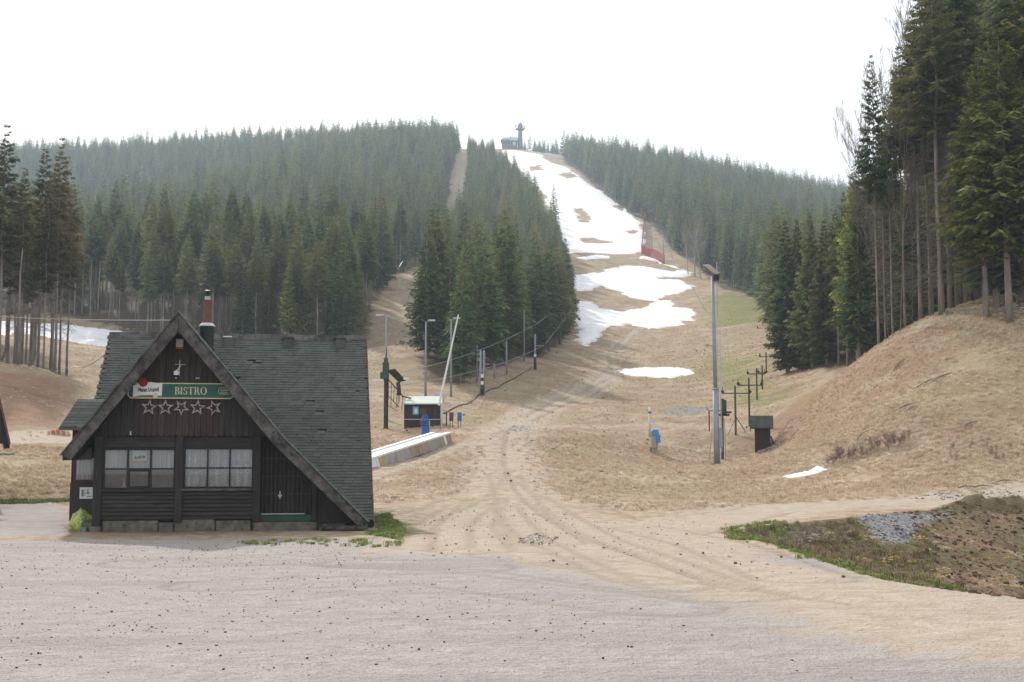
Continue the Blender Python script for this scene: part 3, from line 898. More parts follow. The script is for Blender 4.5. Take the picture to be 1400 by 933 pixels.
def tree_source(seed, h, zb, r, wh, nb, ns):
    b = MB()
    b.tube([(0, 0, -0.5), (0, 0, h * 0.5), (0, 0, h - 0.6)], [0.2, 0.13, 0.02], 5)
    V, T = crown_arrays(seed, h, zb, r, wh, nb, ns, 0.34, 0.3)
    nt = len(b.v)
    b.mat(1)
    for q in V: b.add(q, [(0, 1, 2, 3)])
    me = b.mesh('spruce', [M_BARKPALE, M_LEAF])
    A = me.attributes.new('tint', 'FLOAT', 'POINT')
    A.data.foreach_set('value', np.concatenate([np.zeros(nt), np.repeat(T, 4)]).astype(np.float32))
    return source('spruce', me)
def dead_source():
    me = trunk_mesh(77, 18, 0.16, 3, 16, 90, 1.5, 5, [M_BARKPALE, M_TWIG])
    return source('dead_spruce', me)
SRC = [tree_source(31, 20, 3.0, 2.8, 22, 7, 3), tree_source(32, 20, 4.5, 2.5, 20, 7, 3), tree_source(33, 20, 6, 2.8, 18, 7, 3), tree_source(34, 20, 2, 3.2, 22, 7, 3),
       tree_source(35, 20, 10.5, 2.1, 15, 7, 4), dead_source(), tree_source(36, 22, 5.0, 2.0, 26, 7, 3), tree_source(37, 17, 2.5, 3.4, 18, 8, 3), tree_source(38, 21, 7.5, 2.4, 15, 6, 3), tree_source(39, 14, 1.5, 2.3, 18, 7, 3)]
rest = np.array([i for i in range(len(dep)) if i not in single])
fnames = {0: 'forest', 1: 'forest', 2: 'forest', 3: 'forest', 4: 'forest'}
for f in range(5):
    q = rest[allp[rest, 2] == f]
    if not len(q): continue
    pts = np.stack([allp[q, 0], allp[q, 1], hz[q]], 1)
    var = gh.choice([0, 1, 2, 3, 6, 7, 8, 9], len(q)).astype(np.int32)
    if f == 0: var[(dep[q] < 260) & (gh.random(len(q)) < 0.8)] = 4
    if f == 3: var[:] = 4
    var[gh.random(len(q)) < 0.018] = 5
    scatter('forest', pts, gh.uniform(0, 6.28, len(q)).astype(np.float32), (hh[q] / 20).astype(np.float32), var, SRC)
print('trees single', NTREE[0], 'mass', len(rest))

# ------------------------------------------------------------------ the bistro hut
M_WOOD = plain("tarred_timber", (0.046, 0.039, 0.036), 0.7, 0, 0.4, 3.0, 0.5, (6, 6, 0.6), rnd=0.5)
M_WOODH = plain("tarred_siding", (0.048, 0.041, 0.038), 0.7, 0, 0.4, 3.0, 0.5, (0.6, 6, 6), rnd=0.5)
M_WOODR = plain("faded_brown_timber", (0.066, 0.045, 0.040), 0.75, 0, 0.4, 3.0, 0.5, (6, 6, 0.5), rnd=0.5)
M_GREYWOOD = plain("weathered_timber", (0.105, 0.096, 0.09), 0.85, 0, 0.65, 2.6, 0.8, None, dirt=(0.035, 0.032, 0.03))
M_DARK = plain("dark_opening", (0.014, 0.013, 0.013), 0.9, 0, 0.3)
M_SHINGLE = plain("green_grey_shingle", (0.112, 0.119, 0.107), 0.85, 0, 0.22, 3.0, 0.5, rnd=0.5, dirt=(0.072, 0.077, 0.068))
M_SHINGLE2 = plain("lit_shingle_edge", (0.15, 0.165, 0.155), 0.9, 0, 0.35, 5, 0.4)  # paler than the shingles: light along the roof edge put into the colour
M_CONC = plain("old_concrete", (0.155, 0.142, 0.125), 0.9, 0, 0.35, 4, 0.6, dirt=(0.07, 0.06, 0.045))
M_GREEN = plain("sign_green", (0.022, 0.105, 0.075), 0.45, 0, 0.12, 3, 0.02)
M_CREAM = plain("cream_paint", (0.62, 0.56, 0.40), 0.5, 0, 0.1, 3, 0.02)
M_WHITE = plain("white_paint", (0.74, 0.74, 0.73), 0.5, 0, 0.08, 3, 0.05)
M_OFFW = plain("dull_white", (0.55, 0.55, 0.54), 0.6, 0, 0.15, 3, 0.05)
M_RED = plain("seal_red", (0.30, 0.022, 0.03), 0.5, 0, 0.2, 6, 0.1)
M_BLACK = plain("black_print", (0.02, 0.02, 0.024), 0.6, 0, 0.1)
M_STAR = plain("grey_star_wood", (0.33, 0.30, 0.28), 0.8, 0, 0.3, 6, 0.3)
M_IRON = plain("black_iron", (0.028, 0.028, 0.03), 0.5, 0.4, 0.2)
M_PIPE = plain("rust_red_pipe", (0.15, 0.062, 0.05), 0.6, 0, 0.3, 3, 0.1, dirt=(0.10, 0.045, 0.035))
M_STEEL = plain("galvanised_steel", (0.42, 0.44, 0.46), 0.45, 0.6, 0.15, 3, 0.05)
M_ORANGE = plain("orange_plastic", (0.55, 0.14, 0.04), 0.5, 0, 0.15)
M_DGREEN = plain("door_green", (0.02, 0.075, 0.045), 0.5, 0, 0.2)
M_LACE = None

def glass_material():
    t = NT("window_glass")
    tr = t.n.new("ShaderNodeBsdfTransparent")
    tr.inputs[0].default_value = (0.93, 0.94, 0.94, 1)
    gl = t.n.new("ShaderNodeBsdfGlossy")
    gl.inputs['Roughness'].default_value = 0.02
    fr = t.n.new("ShaderNodeFresnel")
    fr.inputs[0].default_value = 1.5
    m = t.n.new("ShaderNodeMixShader")
    t.l.new(t.math('MULTIPLY', fr.outputs[0], 1.8, True), m.inputs[0])
    t.l.new(tr.outputs[0], m.inputs[1])
    t.l.new(gl.outputs[0], m.inputs[2])
    t.l.new(m.outputs[0], t.out.inputs[0])
    return t.m
M_GLASS = glass_material()
def lace_material():
    t = NT("lace_curtain")
    o = t.obj()
    w = t.n.new("ShaderNodeTexVoronoi")
    mp = t.n.new("ShaderNodeMapping")
    mp.inputs['Rotation'].default_value = (0, rad(45), 0)
    t.l.new(o, mp.inputs[0])
    t.l.new(mp.outputs[0], w.inputs[0])
    w.inputs['Scale'].default_value = 17
    w.inputs['Randomness'].default_value = 0.25
    c = t.mix(t.ramp(w.outputs[0], 0.2, 0.6), (0.84, 0.84, 0.84), (0.44, 0.45, 0.46))
    c = t.mix(t.ramp(t.noise(5, 2, 0.5, o, (8, 1, 0.4)), 0.4, 0.7), c, (0.42, 0.43, 0.45))
    return t.done(c, 0.95)
M_LACE = lace_material()
M_CURTAIN = plain("grey_curtain", (0.58, 0.55, 0.53), 0.95, 0, 0.3, 3, 0.1, (9, 1, 0.3))
M_INSIDE = plain("dim_interior", (0.20, 0.165, 0.155), 0.9, 0, 0.3, 2)

def text(name, body, size, mat, parent, loc, shear=0.0, rz=0.0, sx=1.0, ext=0.004, off=0.0, align='CENTER', roll=0.0):
    c = bpy.data.curves.new(name, 'FONT')
    c.body = body
    c.size = size
    c.shear = shear
    c.extrude = ext
    c.offset = off
    c.align_x, c.align_y = align, 'CENTER'
    c.materials.append(mat)
    o = bpy.data.objects.new(name, c)
    COL.objects.link(o)
    o.parent = parent
    o.location = loc
    o.rotation_euler = (math.pi / 2, roll, rz)
    o.scale = (sx, 1, 1)
    me = bpy.data.meshes.new_from_object(o)
    m = inst(name, me, parent, loc, (math.pi / 2, roll, rz), (sx, 1, 1))
    bpy.data.objects.remove(o)
    m.name = name
    return m

def strip(b, outer, inner, y0, y1):
    """closed ring or open band between two equal outlines in x,z, thick along y"""
    n = len(outer)
    for i in range(n - 1):
        b.prism([outer[i], outer[i + 1], inner[i + 1], inner[i]], y0, y1)

def arc_band(cx, cz, rx, rz, a0, a1, w0, w1, n=12):
    o, i_ = [], []
    for k in range(n + 1):
        t = k / n
        a = rad(a0 + (a1 - a0) * t)
        w = w0 + (w1 - w0) * math.sin(math.pi * t)
        o.append((cx + (rx) * math.cos(a), cz + (rz) * math.sin(a)))
        i_.append((cx + (rx - w) * math.cos(a), cz + (rz - w * 0.7) * math.sin(a)))
    return o, i_

def serif_letter(ch, x, z, h, y0, y1):
    b = MB()
    st, th = 0.15 * h, 0.055 * h
    def rect(x0, x1, z0, z1): b.prism([(x + x0 * h, z + z0 * h), (x + x1 * h, z + z0 * h), (x + x1 * h, z + z1 * h), (x + x0 * h, z + z1 * h)], y0, y1)
    def arc(*a):
        o, i_ = arc_band(*a)
        strip(b, [(x + p * h, z + q * h) for p, q in o], [(x + p * h, z + q * h) for p, q in i_], y0, y1)
    if ch in 'BIRT':
        sx = 0.3 if ch == 'T' else 0.09
        rect(sx, sx + 0.15, 0.05, 0.95)
        rect(sx - 0.08, sx + 0.23, 0, 0.05)
        if ch != 'T': rect(sx - 0.08, sx + 0.23, 0.95, 1)
    if ch == 'T':
        rect(0.0, 0.75, 0.94, 1); rect(0.0, 0.05, 0.76, 0.94); rect(0.70, 0.75, 0.76, 0.94)
    if ch in 'BR':
        rect(0.24, 0.36, 0.94, 1); rect(0.24, 0.36, 0.49, 0.54)
        arc(0.36, 0.75, 0.24, 0.25, 90, -90, 0.06, 0.16)
    if ch == 'B':
        rect(0.24, 0.38, 0, 0.055)
        arc(0.38, 0.26, 0.28, 0.27, 90, -90, 0.06, 0.17)
    if ch == 'R':
        b.prism([(x + 0.34 * h, z + 0.5 * h), (x + 0.50 * h, z + 0.5 * h), (x + 0.76 * h, z), (x + 0.58 * h, z)], y0, y1)
        rect(0.56, 0.82, 0, 0.045)
    if ch == 'O':
        arc(0.42, 0.5, 0.42, 0.52, 90, 270, 0.05, 0.17); arc(0.42, 0.5, 0.42, 0.52, 90, -90, 0.05, 0.17)
    if ch == 'S':
        arc(0.30, 0.75, 0.25, 0.26, 30, 270, 0.05, 0.13)
        arc(0.30, 0.25, 0.27, 0.26, 90, -150, 0.05, 0.15)
        rect(0.49, 0.54, 0.72, 0.95); rect(0.03, 0.08, 0.05, 0.30)
    return b

AR = [(-0.05, 5.63), (2.73, 2.33), (4.96, 0.12)]
AL = [(-0.05, 5.63), (-2.88, 1.90)]
def z_right(x):
    return 5.63 - (x + 0.05) * 1.187 if x < 2.73 else 2.33 - (x - 2.73) * 0.991
def x_right(z):
    return -0.05 + (5.63 - z) / 1.187 if z > 2.33 else 2.73 + (2.33 - z) / 0.991
def z_left(x): return 5.63 - (-0.05 - x) * 1.318
def x_left(z): return -0.05 - (5.63 - z) / 1.318
MAIN_S = 0.96
def main_z(y): return 0.13 + MAIN_S * (y + 0.2)

def bistro():
    h = empty('bistro_hut', (-8.849, 33.3, 0), rad(9.2), "dark timber bistro hut with steep shingled roof and green sign over its windows", "hut")
    g = random.Random(3)
    # plinth, step, posts
    for x0, x1, z1, y0 in ((-1.95, -0.52, 0.17, -0.03), (-0.50, -0.13, 0.10, -0.10), (-0.11, 0.95, 0.19, -0.03), (0.97, 1.88, 0.15, -0.05), (-2.25, -1.97, 0.03, -0.16)):
        MB().box(x0, x1, y0, 0.3, -0.35, z1).build('plinth_stone', M_CONC, h, bevel=0.02)
    MB().box(1.95, 3.62, -0.16, 0.4, -0.35, 0.10).build('door_step', M_CONC, h, bevel=0.02)
    for x0, x1, zt in ((-2.20, -1.98, 2.40), (-0.11, 0.09, 2.40), (1.93, 2.12, 2.40)):
        MB().box(x0, x1, -0.09, 0.12, 0.03 if x0 < -1 else 0.12, zt).build('post', M_WOOD, h, bevel=0.012)
    MB().box(3.48, 3.62, -0.02, 0.12, 0.12, 1.42).build('post', M_WOOD, h, bevel=0.012)
    MB().box(-2.45, 2.62, -0.02, 0.14, 2.40, 2.52).build('beam', M_WOOD, h, bevel=0.01)
    # backing walls
    MB().prism([(-2.18, 2.5), (2.45, 2.5), (-0.05, 5.35)], 0.02, 0.16).build('gable_light_backing', M_WOOD, h)  # unseen backing added behind the cladding to block light
    MB().box(-1.98, -0.11, 0.06, 0.16, 0.15, 0.97).build('wall_panel', M_WOODH, h)
    MB().box(0.09, 1.93, 0.06, 0.16, 0.15, 1.0).build('wall_panel', M_WOODH, h)
    MB().box(-2.05, 2.0, 1.2, 1.3, 0, 2.45).build('interior_wall', M_INSIDE, h)
    MB().box(-2.15, -2.05, 0.12, 1.2, 0, 2.4).build('interior_partition', M_INSIDE, h)
    MB().box(2.0, 2.1, 0.125, 1.2, 0, 2.4).build('interior_partition', M_INSIDE, h)
    MB().box(-2.5, 4.4, 0.1, 1.3, -0.1, 0.12).build('floor_slab', M_CONC, h)
    # horizontal siding below the windows
    for x0, x1 in ((-1.98, -0.11), (0.09, 1.93)):
        nb = 7
        for k in range(nb):
            z0 = 0.20 + k * (0.94 - 0.20) / nb
            b = MB()
            z1 = z0 + (0.74 / nb) - 0.014
            vs = [(x0, -0.04, z0), (x1, -0.04, z0), (x1, 0.05, z0), (x0, 0.05, z0), (x0, -0.012, z1), (x1, -0.012, z1), (x1, 0.05, z1), (x0, 0.05, z1)]
            b.add(vs, [(3, 2, 1, 0), (4, 5, 6, 7), (0, 1, 5, 4), (1, 2, 6, 5), (2, 3, 7, 6), (3, 0, 4, 7)])
            b.build('siding_board', M_WOODH, h)
        for k in range(2):
            MB().box(x0, x1, 0.0, 0.06, 2.09 + k * 0.15, 2.235 + k * 0.15).build('siding_board', M_WOODH, h)
    # gable cladding boards with rounded lower ends
    w = 0.158
    x = -2.32
    while x < 2.5:
        x1 = x + w - 0.009
        xm = (x + x1) / 2
        def zt(q): return (z_left(q) if q < -0.05 else z_right(q)) - 0.34
        zb = 2.38 + g.uniform(-0.012, 0.012)
        if min(zt(x), zt(x1)) > zb + 0.15:
            pts = [(x, zb + 0.06), (x + w * 0.18, zb + 0.015), (xm, zb), (x1 - w * 0.18, zb + 0.015), (x1, zb + 0.06), (x1, zt(x1))]
            if x < -0.05 < x1: pts.append((-0.05, zt(-0.05)))
            pts.append((x, zt(x)))
            m = M_WOODR if -1.05 < xm < 1.0 else M_WOOD
            MB().prism(pts, -0.065 - g.uniform(0, 0.012), -0.022).build('cladding_board', m, h)
        x += w
    # windows
    def window(x0, x1, z0, z1, lab, lace):
        wd = empty('window', (0, 0, 0)); wd.parent = h
        fr = MB()
        f = 0.05
        fr.box(x0, x1, -0.03, 0.055, z0, z0 + f).box(x0, x1, -0.03, 0.055, z1 - f, z1).box(x0, x0 + f, -0.03, 0.055, z0 + f, z1 - f).box(x1 - f, x1, -0.03, 0.055, z0 + f, z1 - f)
        fr.build('frame', M_IRON, wd)
        cols = [x0 + f + (x1 - x0 - 2 * f) * k / 3 for k in range(4)]
        zm = (z0 + z1) / 2
        mu = MB()
        for c in cols[1:3]: mu.box(c - 0.022, c + 0.022, -0.02, 0.05, z0 + f, z1 - f)
        for k in range(3): mu.box(cols[k] + (0.022 if k else 0), cols[k + 1] - (0.022 if k < 2 else 0), -0.02, 0.05, zm - 0.02, zm + 0.02)
        if not lace:                                           # small opening casement in the lower middle
            a, c = cols[1] + 0.022, cols[2] - 0.022
            mu.box(a, a + 0.04, -0.035, 0.02, z0 + f, zm - 0.02).box(c - 0.04, c, -0.035, 0.02, z0 + f, zm - 0.02)
            mu.box(a + 0.04, c - 0.04, -0.035, 0.02, zm - 0.07, zm - 0.02).box(a + 0.04, c - 0.04, -0.035, 0.02, z0 + f, z0 + f + 0.04)
        mu.build('mullions', M_IRON, wd)
        for k in range(3):
            for za, zb in ((z0 + f, zm), (zm, z1 - f)):
                MB().box(cols[k], cols[k + 1], 0.022, 0.028, za, zb).build('pane', M_GLASS, wd)
        MB().box(x0 - 0.03, x1 + 0.03, -0.10, 0.06, z0 - 0.06, z0 - 0.003).build('sill', M_GREYWOOD if lace else M_WOODH, wd, bevel=0.006)
        # curtains with folds
        def drape(za, zb, m, y, amp, nm='curtain'):
            b = MB()
            n = 90
            vs = []
            for i in range(n + 1):
                xx = x0 + (x1 - x0) * i / n
                yy = y + amp * math.sin(i * 0.9 + math.sin(i * 0.21) * 2)
                vs += [(xx, yy, za), (xx, yy, zb)]
            b.add(vs, [(2 * i, 2 * i + 2, 2 * i + 3, 2 * i + 1) for i in range(n)])
            b.build(nm, m, wd)
        if lace:
            drape(z0, z1, M_LACE, 0.11, 0.012)
            MB().box(x1 - 0.5, x1 - 0.42, 0.085, 0.09, zm + 0.07, zm + 0.2).build('pane_sticker', plain('pale_blue_sticker', (0.30, 0.45, 0.65), 0.6), wd)
            MB().box(x1 - 0.22, x1 - 0.08, 0.085, 0.09, zm + 0.1, zm + 0.19).build('pane_sticker', plain('pale_red_sticker', (0.60, 0.34, 0.36), 0.6), wd)
        else:
            drape(zm, z1, M_CURTAIN, 0.12, 0.02)
            MB().box(x0, x1, 0.55, 0.6, z0, zm + 0.05).build('dim_backing_board', M_INSIDE, wd)  # added board, its brown tone stands in for the dim room behind
            pc = (cols[1] + cols[2]) / 2
            po = MB().box(pc - 0.19, pc + 0.17, 0.06, 0.066, zm + 0.16, z1 - 0.06).build('poster', plain('poster_mint', (0.62, 0.72, 0.68), 0.6, var=0.08), wd)
            MB().box(pc - 0.188, pc + 0.168, 0.054, 0.0595, zm + 0.163, zm + 0.215).build('poster_band', plain('poster_gold', (0.55, 0.38, 0.18), 0.6), po)
            text('lettering', 'kofola', 0.13, M_BLACK, po, (pc - 0.01, 0.055, zm + 0.31), 0.35, off=0.004, sx=0.85, roll=rad(-8))
            MB().lathe([(0.09, 0), (0.085, 0.03), (0.045, 0.035), (0.02, 0.2), (0.014, 0.26)], (cols[1] - 0.12, 0.3, z0 + 0.05), 10).build('window_ornament', plain('dusty_pink', (0.62, 0.36, 0.34), 0.6), wd)
        if lab: wd['label'] = lab
    window(-1.98, -0.11, 0.985, 2.07, "left window with dim lower panes and a drink poster", False)
    window(0.09, 1.93, 1.005, 2.09, "right window filled by a white lace curtain", True)
    # door behind an iron grille
    d = empty('door'); d.parent = h
    for k in range(8):
        MB().box(2.12 + k * 0.17, 2.12 + k * 0.17 + 0.162, 0.28, 0.33, 0.30, min(2.5, z_right(2.29 + k * 0.17) - 0.2)).build('plank', M_WOOD, d)
    MB().box(2.12, 3.48, 0.06, 0.28, 0.12, 0.29).build('threshold', M_DGREEN, d)
    MB().box(2.14, 3.30, 0.02, 0.058, 0.305, 0.325).build('threshold_rail', M_OFFW, d)
    gr = MB()
    for k in range(12):
        xx = 2.17 + k * 0.115
        gr.bar((xx, 0.03, 0.33), (xx, 0.03, min(2.36, z_right(xx) - 0.42)), 0.014)
    for z in (0.85, 1.32, 1.80):
        gr.bar((2.13, 0.048, z), (min(3.47, x_right(z + 0.42)), 0.048, z), 0.018)
    gr.build('grille', plain('worn_iron', (0.06, 0.057, 0.055), 0.6, 0.2), d)
    MB().box(2.62, 2.65, -0.02, 0.02, 0.72, 0.92).box(2.585, 2.685, -0.03, -0.02, 0.78, 0.83).build('padlock_hasp', M_STEEL, d)
    MB().prism([(3.62, 0.06), (4.72, 0.06), (3.62, 1.24)], 0.05, 0.12).build('corner_panel', M_WOOD, h)
    MB().prism([(2.12, 2.45), (2.12, 2.52), (2.30, 2.52), (2.36, 2.45)], 0.02, 0.1).build('door_header', M_WOOD, h)
    # barge boards
    off = 0.3
    b = MB()
    strip(b, AR, [(-0.05, 5.13), (2.52, 2.11), (4.70, 0.02)], -0.76, -0.69)
    b.build('barge_board', M_GREYWOOD, h, bevel=0.012)
    b = MB()
    strip(b, AL, [(-0.05, 5.13), (-2.66, 1.76)], -0.757, -0.69)
    b.build('barge_board', M_GREYWOOD, h, bevel=0.012)
    b = MB()
    strip(b, [(-0.05, 5.70), (2.76, 2.37), (5.02, 0.14)], [(-0.05, 5.632), (2.732, 2.332), (4.965, 0.121)], -0.80, -0.66)
    b.build('verge_strip', M_SHINGLE2, h)
    b = MB()
    strip(b, [(-0.05, 5.70), (-2.94, 1.88)], [(-0.05, 5.632), (-2.885, 1.90)], -0.80, -0.66)
    b.build('verge_strip', M_GREYWOOD, h)
    # cross-gable roof slabs running back into the main roof
    def slab(line, name):
        b = MB()
        for (xa, za), (xb, zb) in zip(line[:-1], line[1:]):
            def yv(z): return (z - 0.13) / MAIN_S - 0.2 + 0.25
            t = 0.11
            vs = [(xa, -0.68, za), (xb, -0.68, zb), (xb, yv(zb), zb), (xa, yv(za), za)]
            vs += [(q[0], q[1], q[2] - t * 1.5) for q in vs]
            b.add(vs, [(0, 1, 2, 3), (7, 6, 5, 4), (0, 4, 5, 1), (1, 5, 6, 2), (2, 6, 7, 3), (3, 7, 4, 0)])
        return b.build(name, M_SHINGLE, h)
    slab([(a, b_ + 0.02) for a, b_ in AR], 'gable_roof')
    slab([(a, b_ + 0.02) for a, b_ in AL], 'gable_roof')
    # main roof: deck, shingle courses, ridge
    X0, X1 = -2.76, 5.12
    YR = 5.5
    ZR = main_z(YR)
    b = MB()
    t = 0.14
    ym = lambda z: (z - 0.13) / MAIN_S - 0.2
    zl = z_left(X0)
    for pl in ([(4.95, -0.2), (X1, -0.2), (X1, YR), (-0.05, YR), (2.73, ym(2.33))], [(X0, ym(zl)), (-0.05, YR), (X0, YR)]):
        n = len(pl)
        vs = [(q, r_, main_z(r_)) for q, r_ in pl] + [(q, r_, main_z(r_) - t * 1.4) for q, r_ in pl]
        b.add(vs, [tuple(range(n)), tuple(range(2 * n - 1, n - 1, -1))] + [(i, i + n, (i + 1) % n + n, (i + 1) % n) for i in range(n)])
    za = main_z(-0.22)
    vs = [(X1, 11.2, za), (X0, 11.2, za), (X0, YR, ZR), (X1, YR, ZR)]
    b.add(vs + [(q[0], q[1], q[2] - t * 1.4) for q in vs], [(0, 1, 2, 3), (7, 6, 5, 4), (0, 4, 5, 1), (1, 5, 6, 2), (3, 2, 6, 7), (3, 7, 4, 0)])
    roof = b.build('roof', plain("roof_deck", (0.03, 0.034, 0.033), 0.9, 0, 0.2), h)
    b = MB()
    b.prism([(0, 0), (0, 0)], 0, 0) if False else None
    ang = math.atan(MAIN_S)
    ex = 0.116
    ncourse = int((YR + 0.2) / math.cos(ang) / ex)
    protos = []
    for k in range(5):
        ww = 0.245 - 0.006 * (k % 3)
        p = MB()
        L, tk = 0.185, 0.014 + 0.003 * (k % 3)
        nn = 0.020
        vs = [(0, 0, nn), (ww, 0, nn), (ww, L, 0.001), (0, L, 0.001), (0, 0, nn + tk), (ww, 0, nn + tk), (ww, L, 0.012), (0, L, 0.012)]
        p.add(vs, [(3, 2, 1, 0), (4, 5, 6, 7), (0, 1, 5, 4), (1, 2, 6, 5), (2, 3, 7, 6), (3, 0, 4, 7)])
        protos.append((p, p.mesh('shingle', M_SHINGLE)))
    rest_ = MB()
    count = 0
    Mrot = Matrix.Rotation(ang, 4, 'X')
    for c in range(ncourse):
        s = c * ex
        y, z = -0.2 + s * math.cos(ang), 0.13 + s * math.sin(ang)
        segs = [(max(x_right(z) - 0.1, -0.05), X1)]
        if z > 2.55: segs.append((X0, x_left(z) + 0.1))
        for sa, sb in segs:
            xx = sa + (0.12 if c % 2 else 0.0) - g.uniform(0, 0.05)
            while xx < sb - 0.05:
                k = g.randrange(5)
                if g.random() < 0.01:
                    xx += 0.25
                    continue
                q = Vector((min(xx, sb - 0.24), y, z)) + Vector((0, 0, g.uniform(0, 0.006)))
                tw = g.uniform(-0.012, 0.012)
                if count < 290 and xx > 1.0:
                    o = inst('shingle', protos[k][1], h, q, (ang + g.uniform(-0.015, 0.02), 0, tw))
                    count += 1
                else:
                    M4 = Matrix.Translation(q) @ Mrot @ Matrix.Rotation(tw, 4, 'Z')
                    rest_.add([M4 @ Vector(v) for v in protos[k][0].v], protos[k][0].f)
                xx += 0.25
    sh = rest_.build('shingle_courses', M_SHINGLE, h)
    sh['kind'] = 'stuff'
    for k in range(16):
        xa = X0 + (X1 - X0) * k / 16
        xb = X0 + (X1 - X0) * (k + 1) / 16 - 0.01
        dz = g.uniform(-0.012, 0.012)
        b = MB()
        pr = [(YR - 0.16, ZR - 0.12), (YR, ZR + 0.05), (YR + 0.16, ZR - 0.12), (YR + 0.16, ZR - 0.09), (YR, ZR + 0.09), (YR - 0.16, ZR - 0.09)]
        vs = [(xa, p, q + dz) for p, q in pr] + [(xb, p, q + dz) for p, q in pr]
        b.add(vs, [(0, 1, 4, 5), (1, 2, 3, 4), (11, 10, 7, 6), (10, 9, 8, 7)] + [(i, i + 6, (i + 1) % 6 + 6, (i + 1) % 6) for i in range(6)])
        b.build('ridge_cap', M_GREYWOOD, h)
    for xx, m in ((0.88, M_WHITE), (2.69, M_GREYWOOD), (4.31, M_GREYWOOD)):
        yy = YR - 0.24
        v = MB().box(xx - 0.15, xx + 0.15, yy - 0.2, yy + 0.2, main_z(yy) - 0.15, main_z(yy) + 0.16)
        v.build('roof_vent', M_SHINGLE, h)
        MB().box(xx - 0.18, xx + (0.08 if m is M_WHITE else 0.18), yy - 0.23, yy + 0.2, main_z(yy) + 0.162, main_z(yy) + 0.20).build('vent_cap', m, h)
    # verge board on the right edge, side walls under the roof
    b = MB()
    b.bar((X1 + 0.02, -0.22, main_z(-0.22) - 0.08), (X1 + 0.02, YR, ZR - 0.08), 0.035, 0.2)
    b.build('verge_board', plain('brown_verge', (0.13, 0.075, 0.06), 0.8), h)
    for xx in (4.85, -2.62):
        b = MB()
        pts = [(0.4 if xx > 0 else 2.4, 0), (10.6, 0), (10.6, main_z(0.3)), (YR, ZR - 0.25), (2.4, main_z(2.4) - 0.3)] + ([(0.4, main_z(0.4) - 0.3)] if xx > 0 else [])
        n = len(pts)
        vs = [(xx, p, q) for p, q in pts] + [(xx + 0.1, p, q) for p, q in pts]
        b.add(vs, [tuple(range(n)), tuple(range(2 * n - 1, n - 1, -1))] + [(i, i + n, (i + 1) % n + n, (i + 1) % n) for i in range(n)])
        b.build('side_wall', M_WOOD, h)
    # chimney
    ch = MB().lathe([(0.20, 4.0), (0.20, 5.58), (0.19, 5.6)], (0.42, 2.5, 0), 14).build('chimney', M_IRON, h, smooth=False)
    MB().lathe([(0.235, 5.60), (0.23, 5.63), (0.15, 5.70)], (0.42, 2.5, 0), 14).build('flashing_collar', M_OFFW, ch)
    MB().lathe([(0.128, 5.66), (0.128, 6.36), (0.124, 6.37)], (0.42, 2.5, 0), 16).build('flue_pipe', M_PIPE, ch, smooth=False)
    MB().lathe([(0.085, 6.35), (0.085, 6.47), (0.07, 6.48)], (0.42, 2.5, 0), 12).build('flue_tip', M_STEEL, ch)
    MB().lathe([(0.03, 6.47), (0.03, 6.60), (0.17, 6.61), (0.16, 6.635), (0.04, 6.66)], (0.42, 2.5, 0), 14).build('rain_cap', M_IRON, ch)
    # sign
    sx0, sx1, sz0, sz1 = -1.38, 1.37, 3.39, 3.81
    c = 0.08
    def oct_(d): return [(sx0 + d, sz0 + c), (sx0 + c, sz0 + d), (sx1 - c, sz0 + d), (sx1 - d, sz0 + c), (sx1 - d, sz1 - d), (sx0 + d, sz1 - d)]
    s = MB().prism(oct_(0.02), -0.13, -0.09).build('sign', M_GREEN, h)
    b = MB()
    o1, o2 = oct_(0), oct_(0.028)
    strip(b, o1 + o1[:1], o2 + o2[:1], -0.137, -0.088)
    b.build('sign_border', M_CREAM, s)
    xx = -0.17
    for chh in 'BISTRO':
        L = serif_letter(chh, xx, 3.505, 0.195, -0.14, -0.131)
        L.build('letter', M_CREAM, s)
        xx += {'B': 0.142, 'I': 0.078, 'S': 0.125, 'T': 0.16, 'R': 0.165, 'O': 0.17}[chh]
    lp = [(-1.24, 3.42), (-1.05, 3.47), (-0.85, 3.485), (-0.68, 3.48), (-0.50, 3.465), (-0.49, 3.80), (-0.62, 3.80), (-0.78, 3.825), (-0.95, 3.815), (-1.24, 3.74)]
    lo = MB().prism(lp, -0.15, -0.131).build('logo_panel', M_WHITE, s)
    MB().lathe([(0.07, 0), (0.065, 0.012)], (0, 0, 0), 12).build('logo_medal', M_CREAM, lo, (-0.66, -0.152, 3.47)).rotation_euler = (math.pi / 2, 0, 0)
    b = MB()
    st = [(-1.24, 3.405), (-1.05, 3.455), (-0.85, 3.470), (-0.68, 3.466), (-0.50, 3.45)]
    strip(b, st, [(p, q - 0.018) for p, q in st], -0.152, -0.131)
    b.build('logo_ribbon', plain('gold_ribbon', (0.42, 0.33, 0.12), 0.5), lo)
    text('lettering', 'Pilsner Urquell', 0.125, M_BLACK, lo, (-0.85, -0.153, 3.625), 0.12, sx=0.72, off=0.003, roll=rad(-3))
    b = MB().prism([(-1.05, 3.575), (-0.56, 3.59), (-0.56, 3.582), (-1.05, 3.566)], -0.154, -0.15)
    b.build('logo_underline', M_BLACK, lo)
    rp = []
    for k in range(20):
        a = 2 * math.pi * k / 20
        r_ = 0.125 if k % 2 else 0.108
        rp.append((-0.98 + r_ * math.cos(a), 3.815 + r_ * math.sin(a)))
    MB().prism(rp, -0.165, -0.151).build('seal', M_RED, lo)
    cp = lambda d: [(0.97 + d, 3.55), (1.0, 3.515 + d), (1.25, 3.515 + d), (1.28 - d, 3.55), (1.28 - d, 3.66), (1.25, 3.695 - d), (1.0, 3.695 - d), (0.97 + d, 3.66)]
    b = MB()
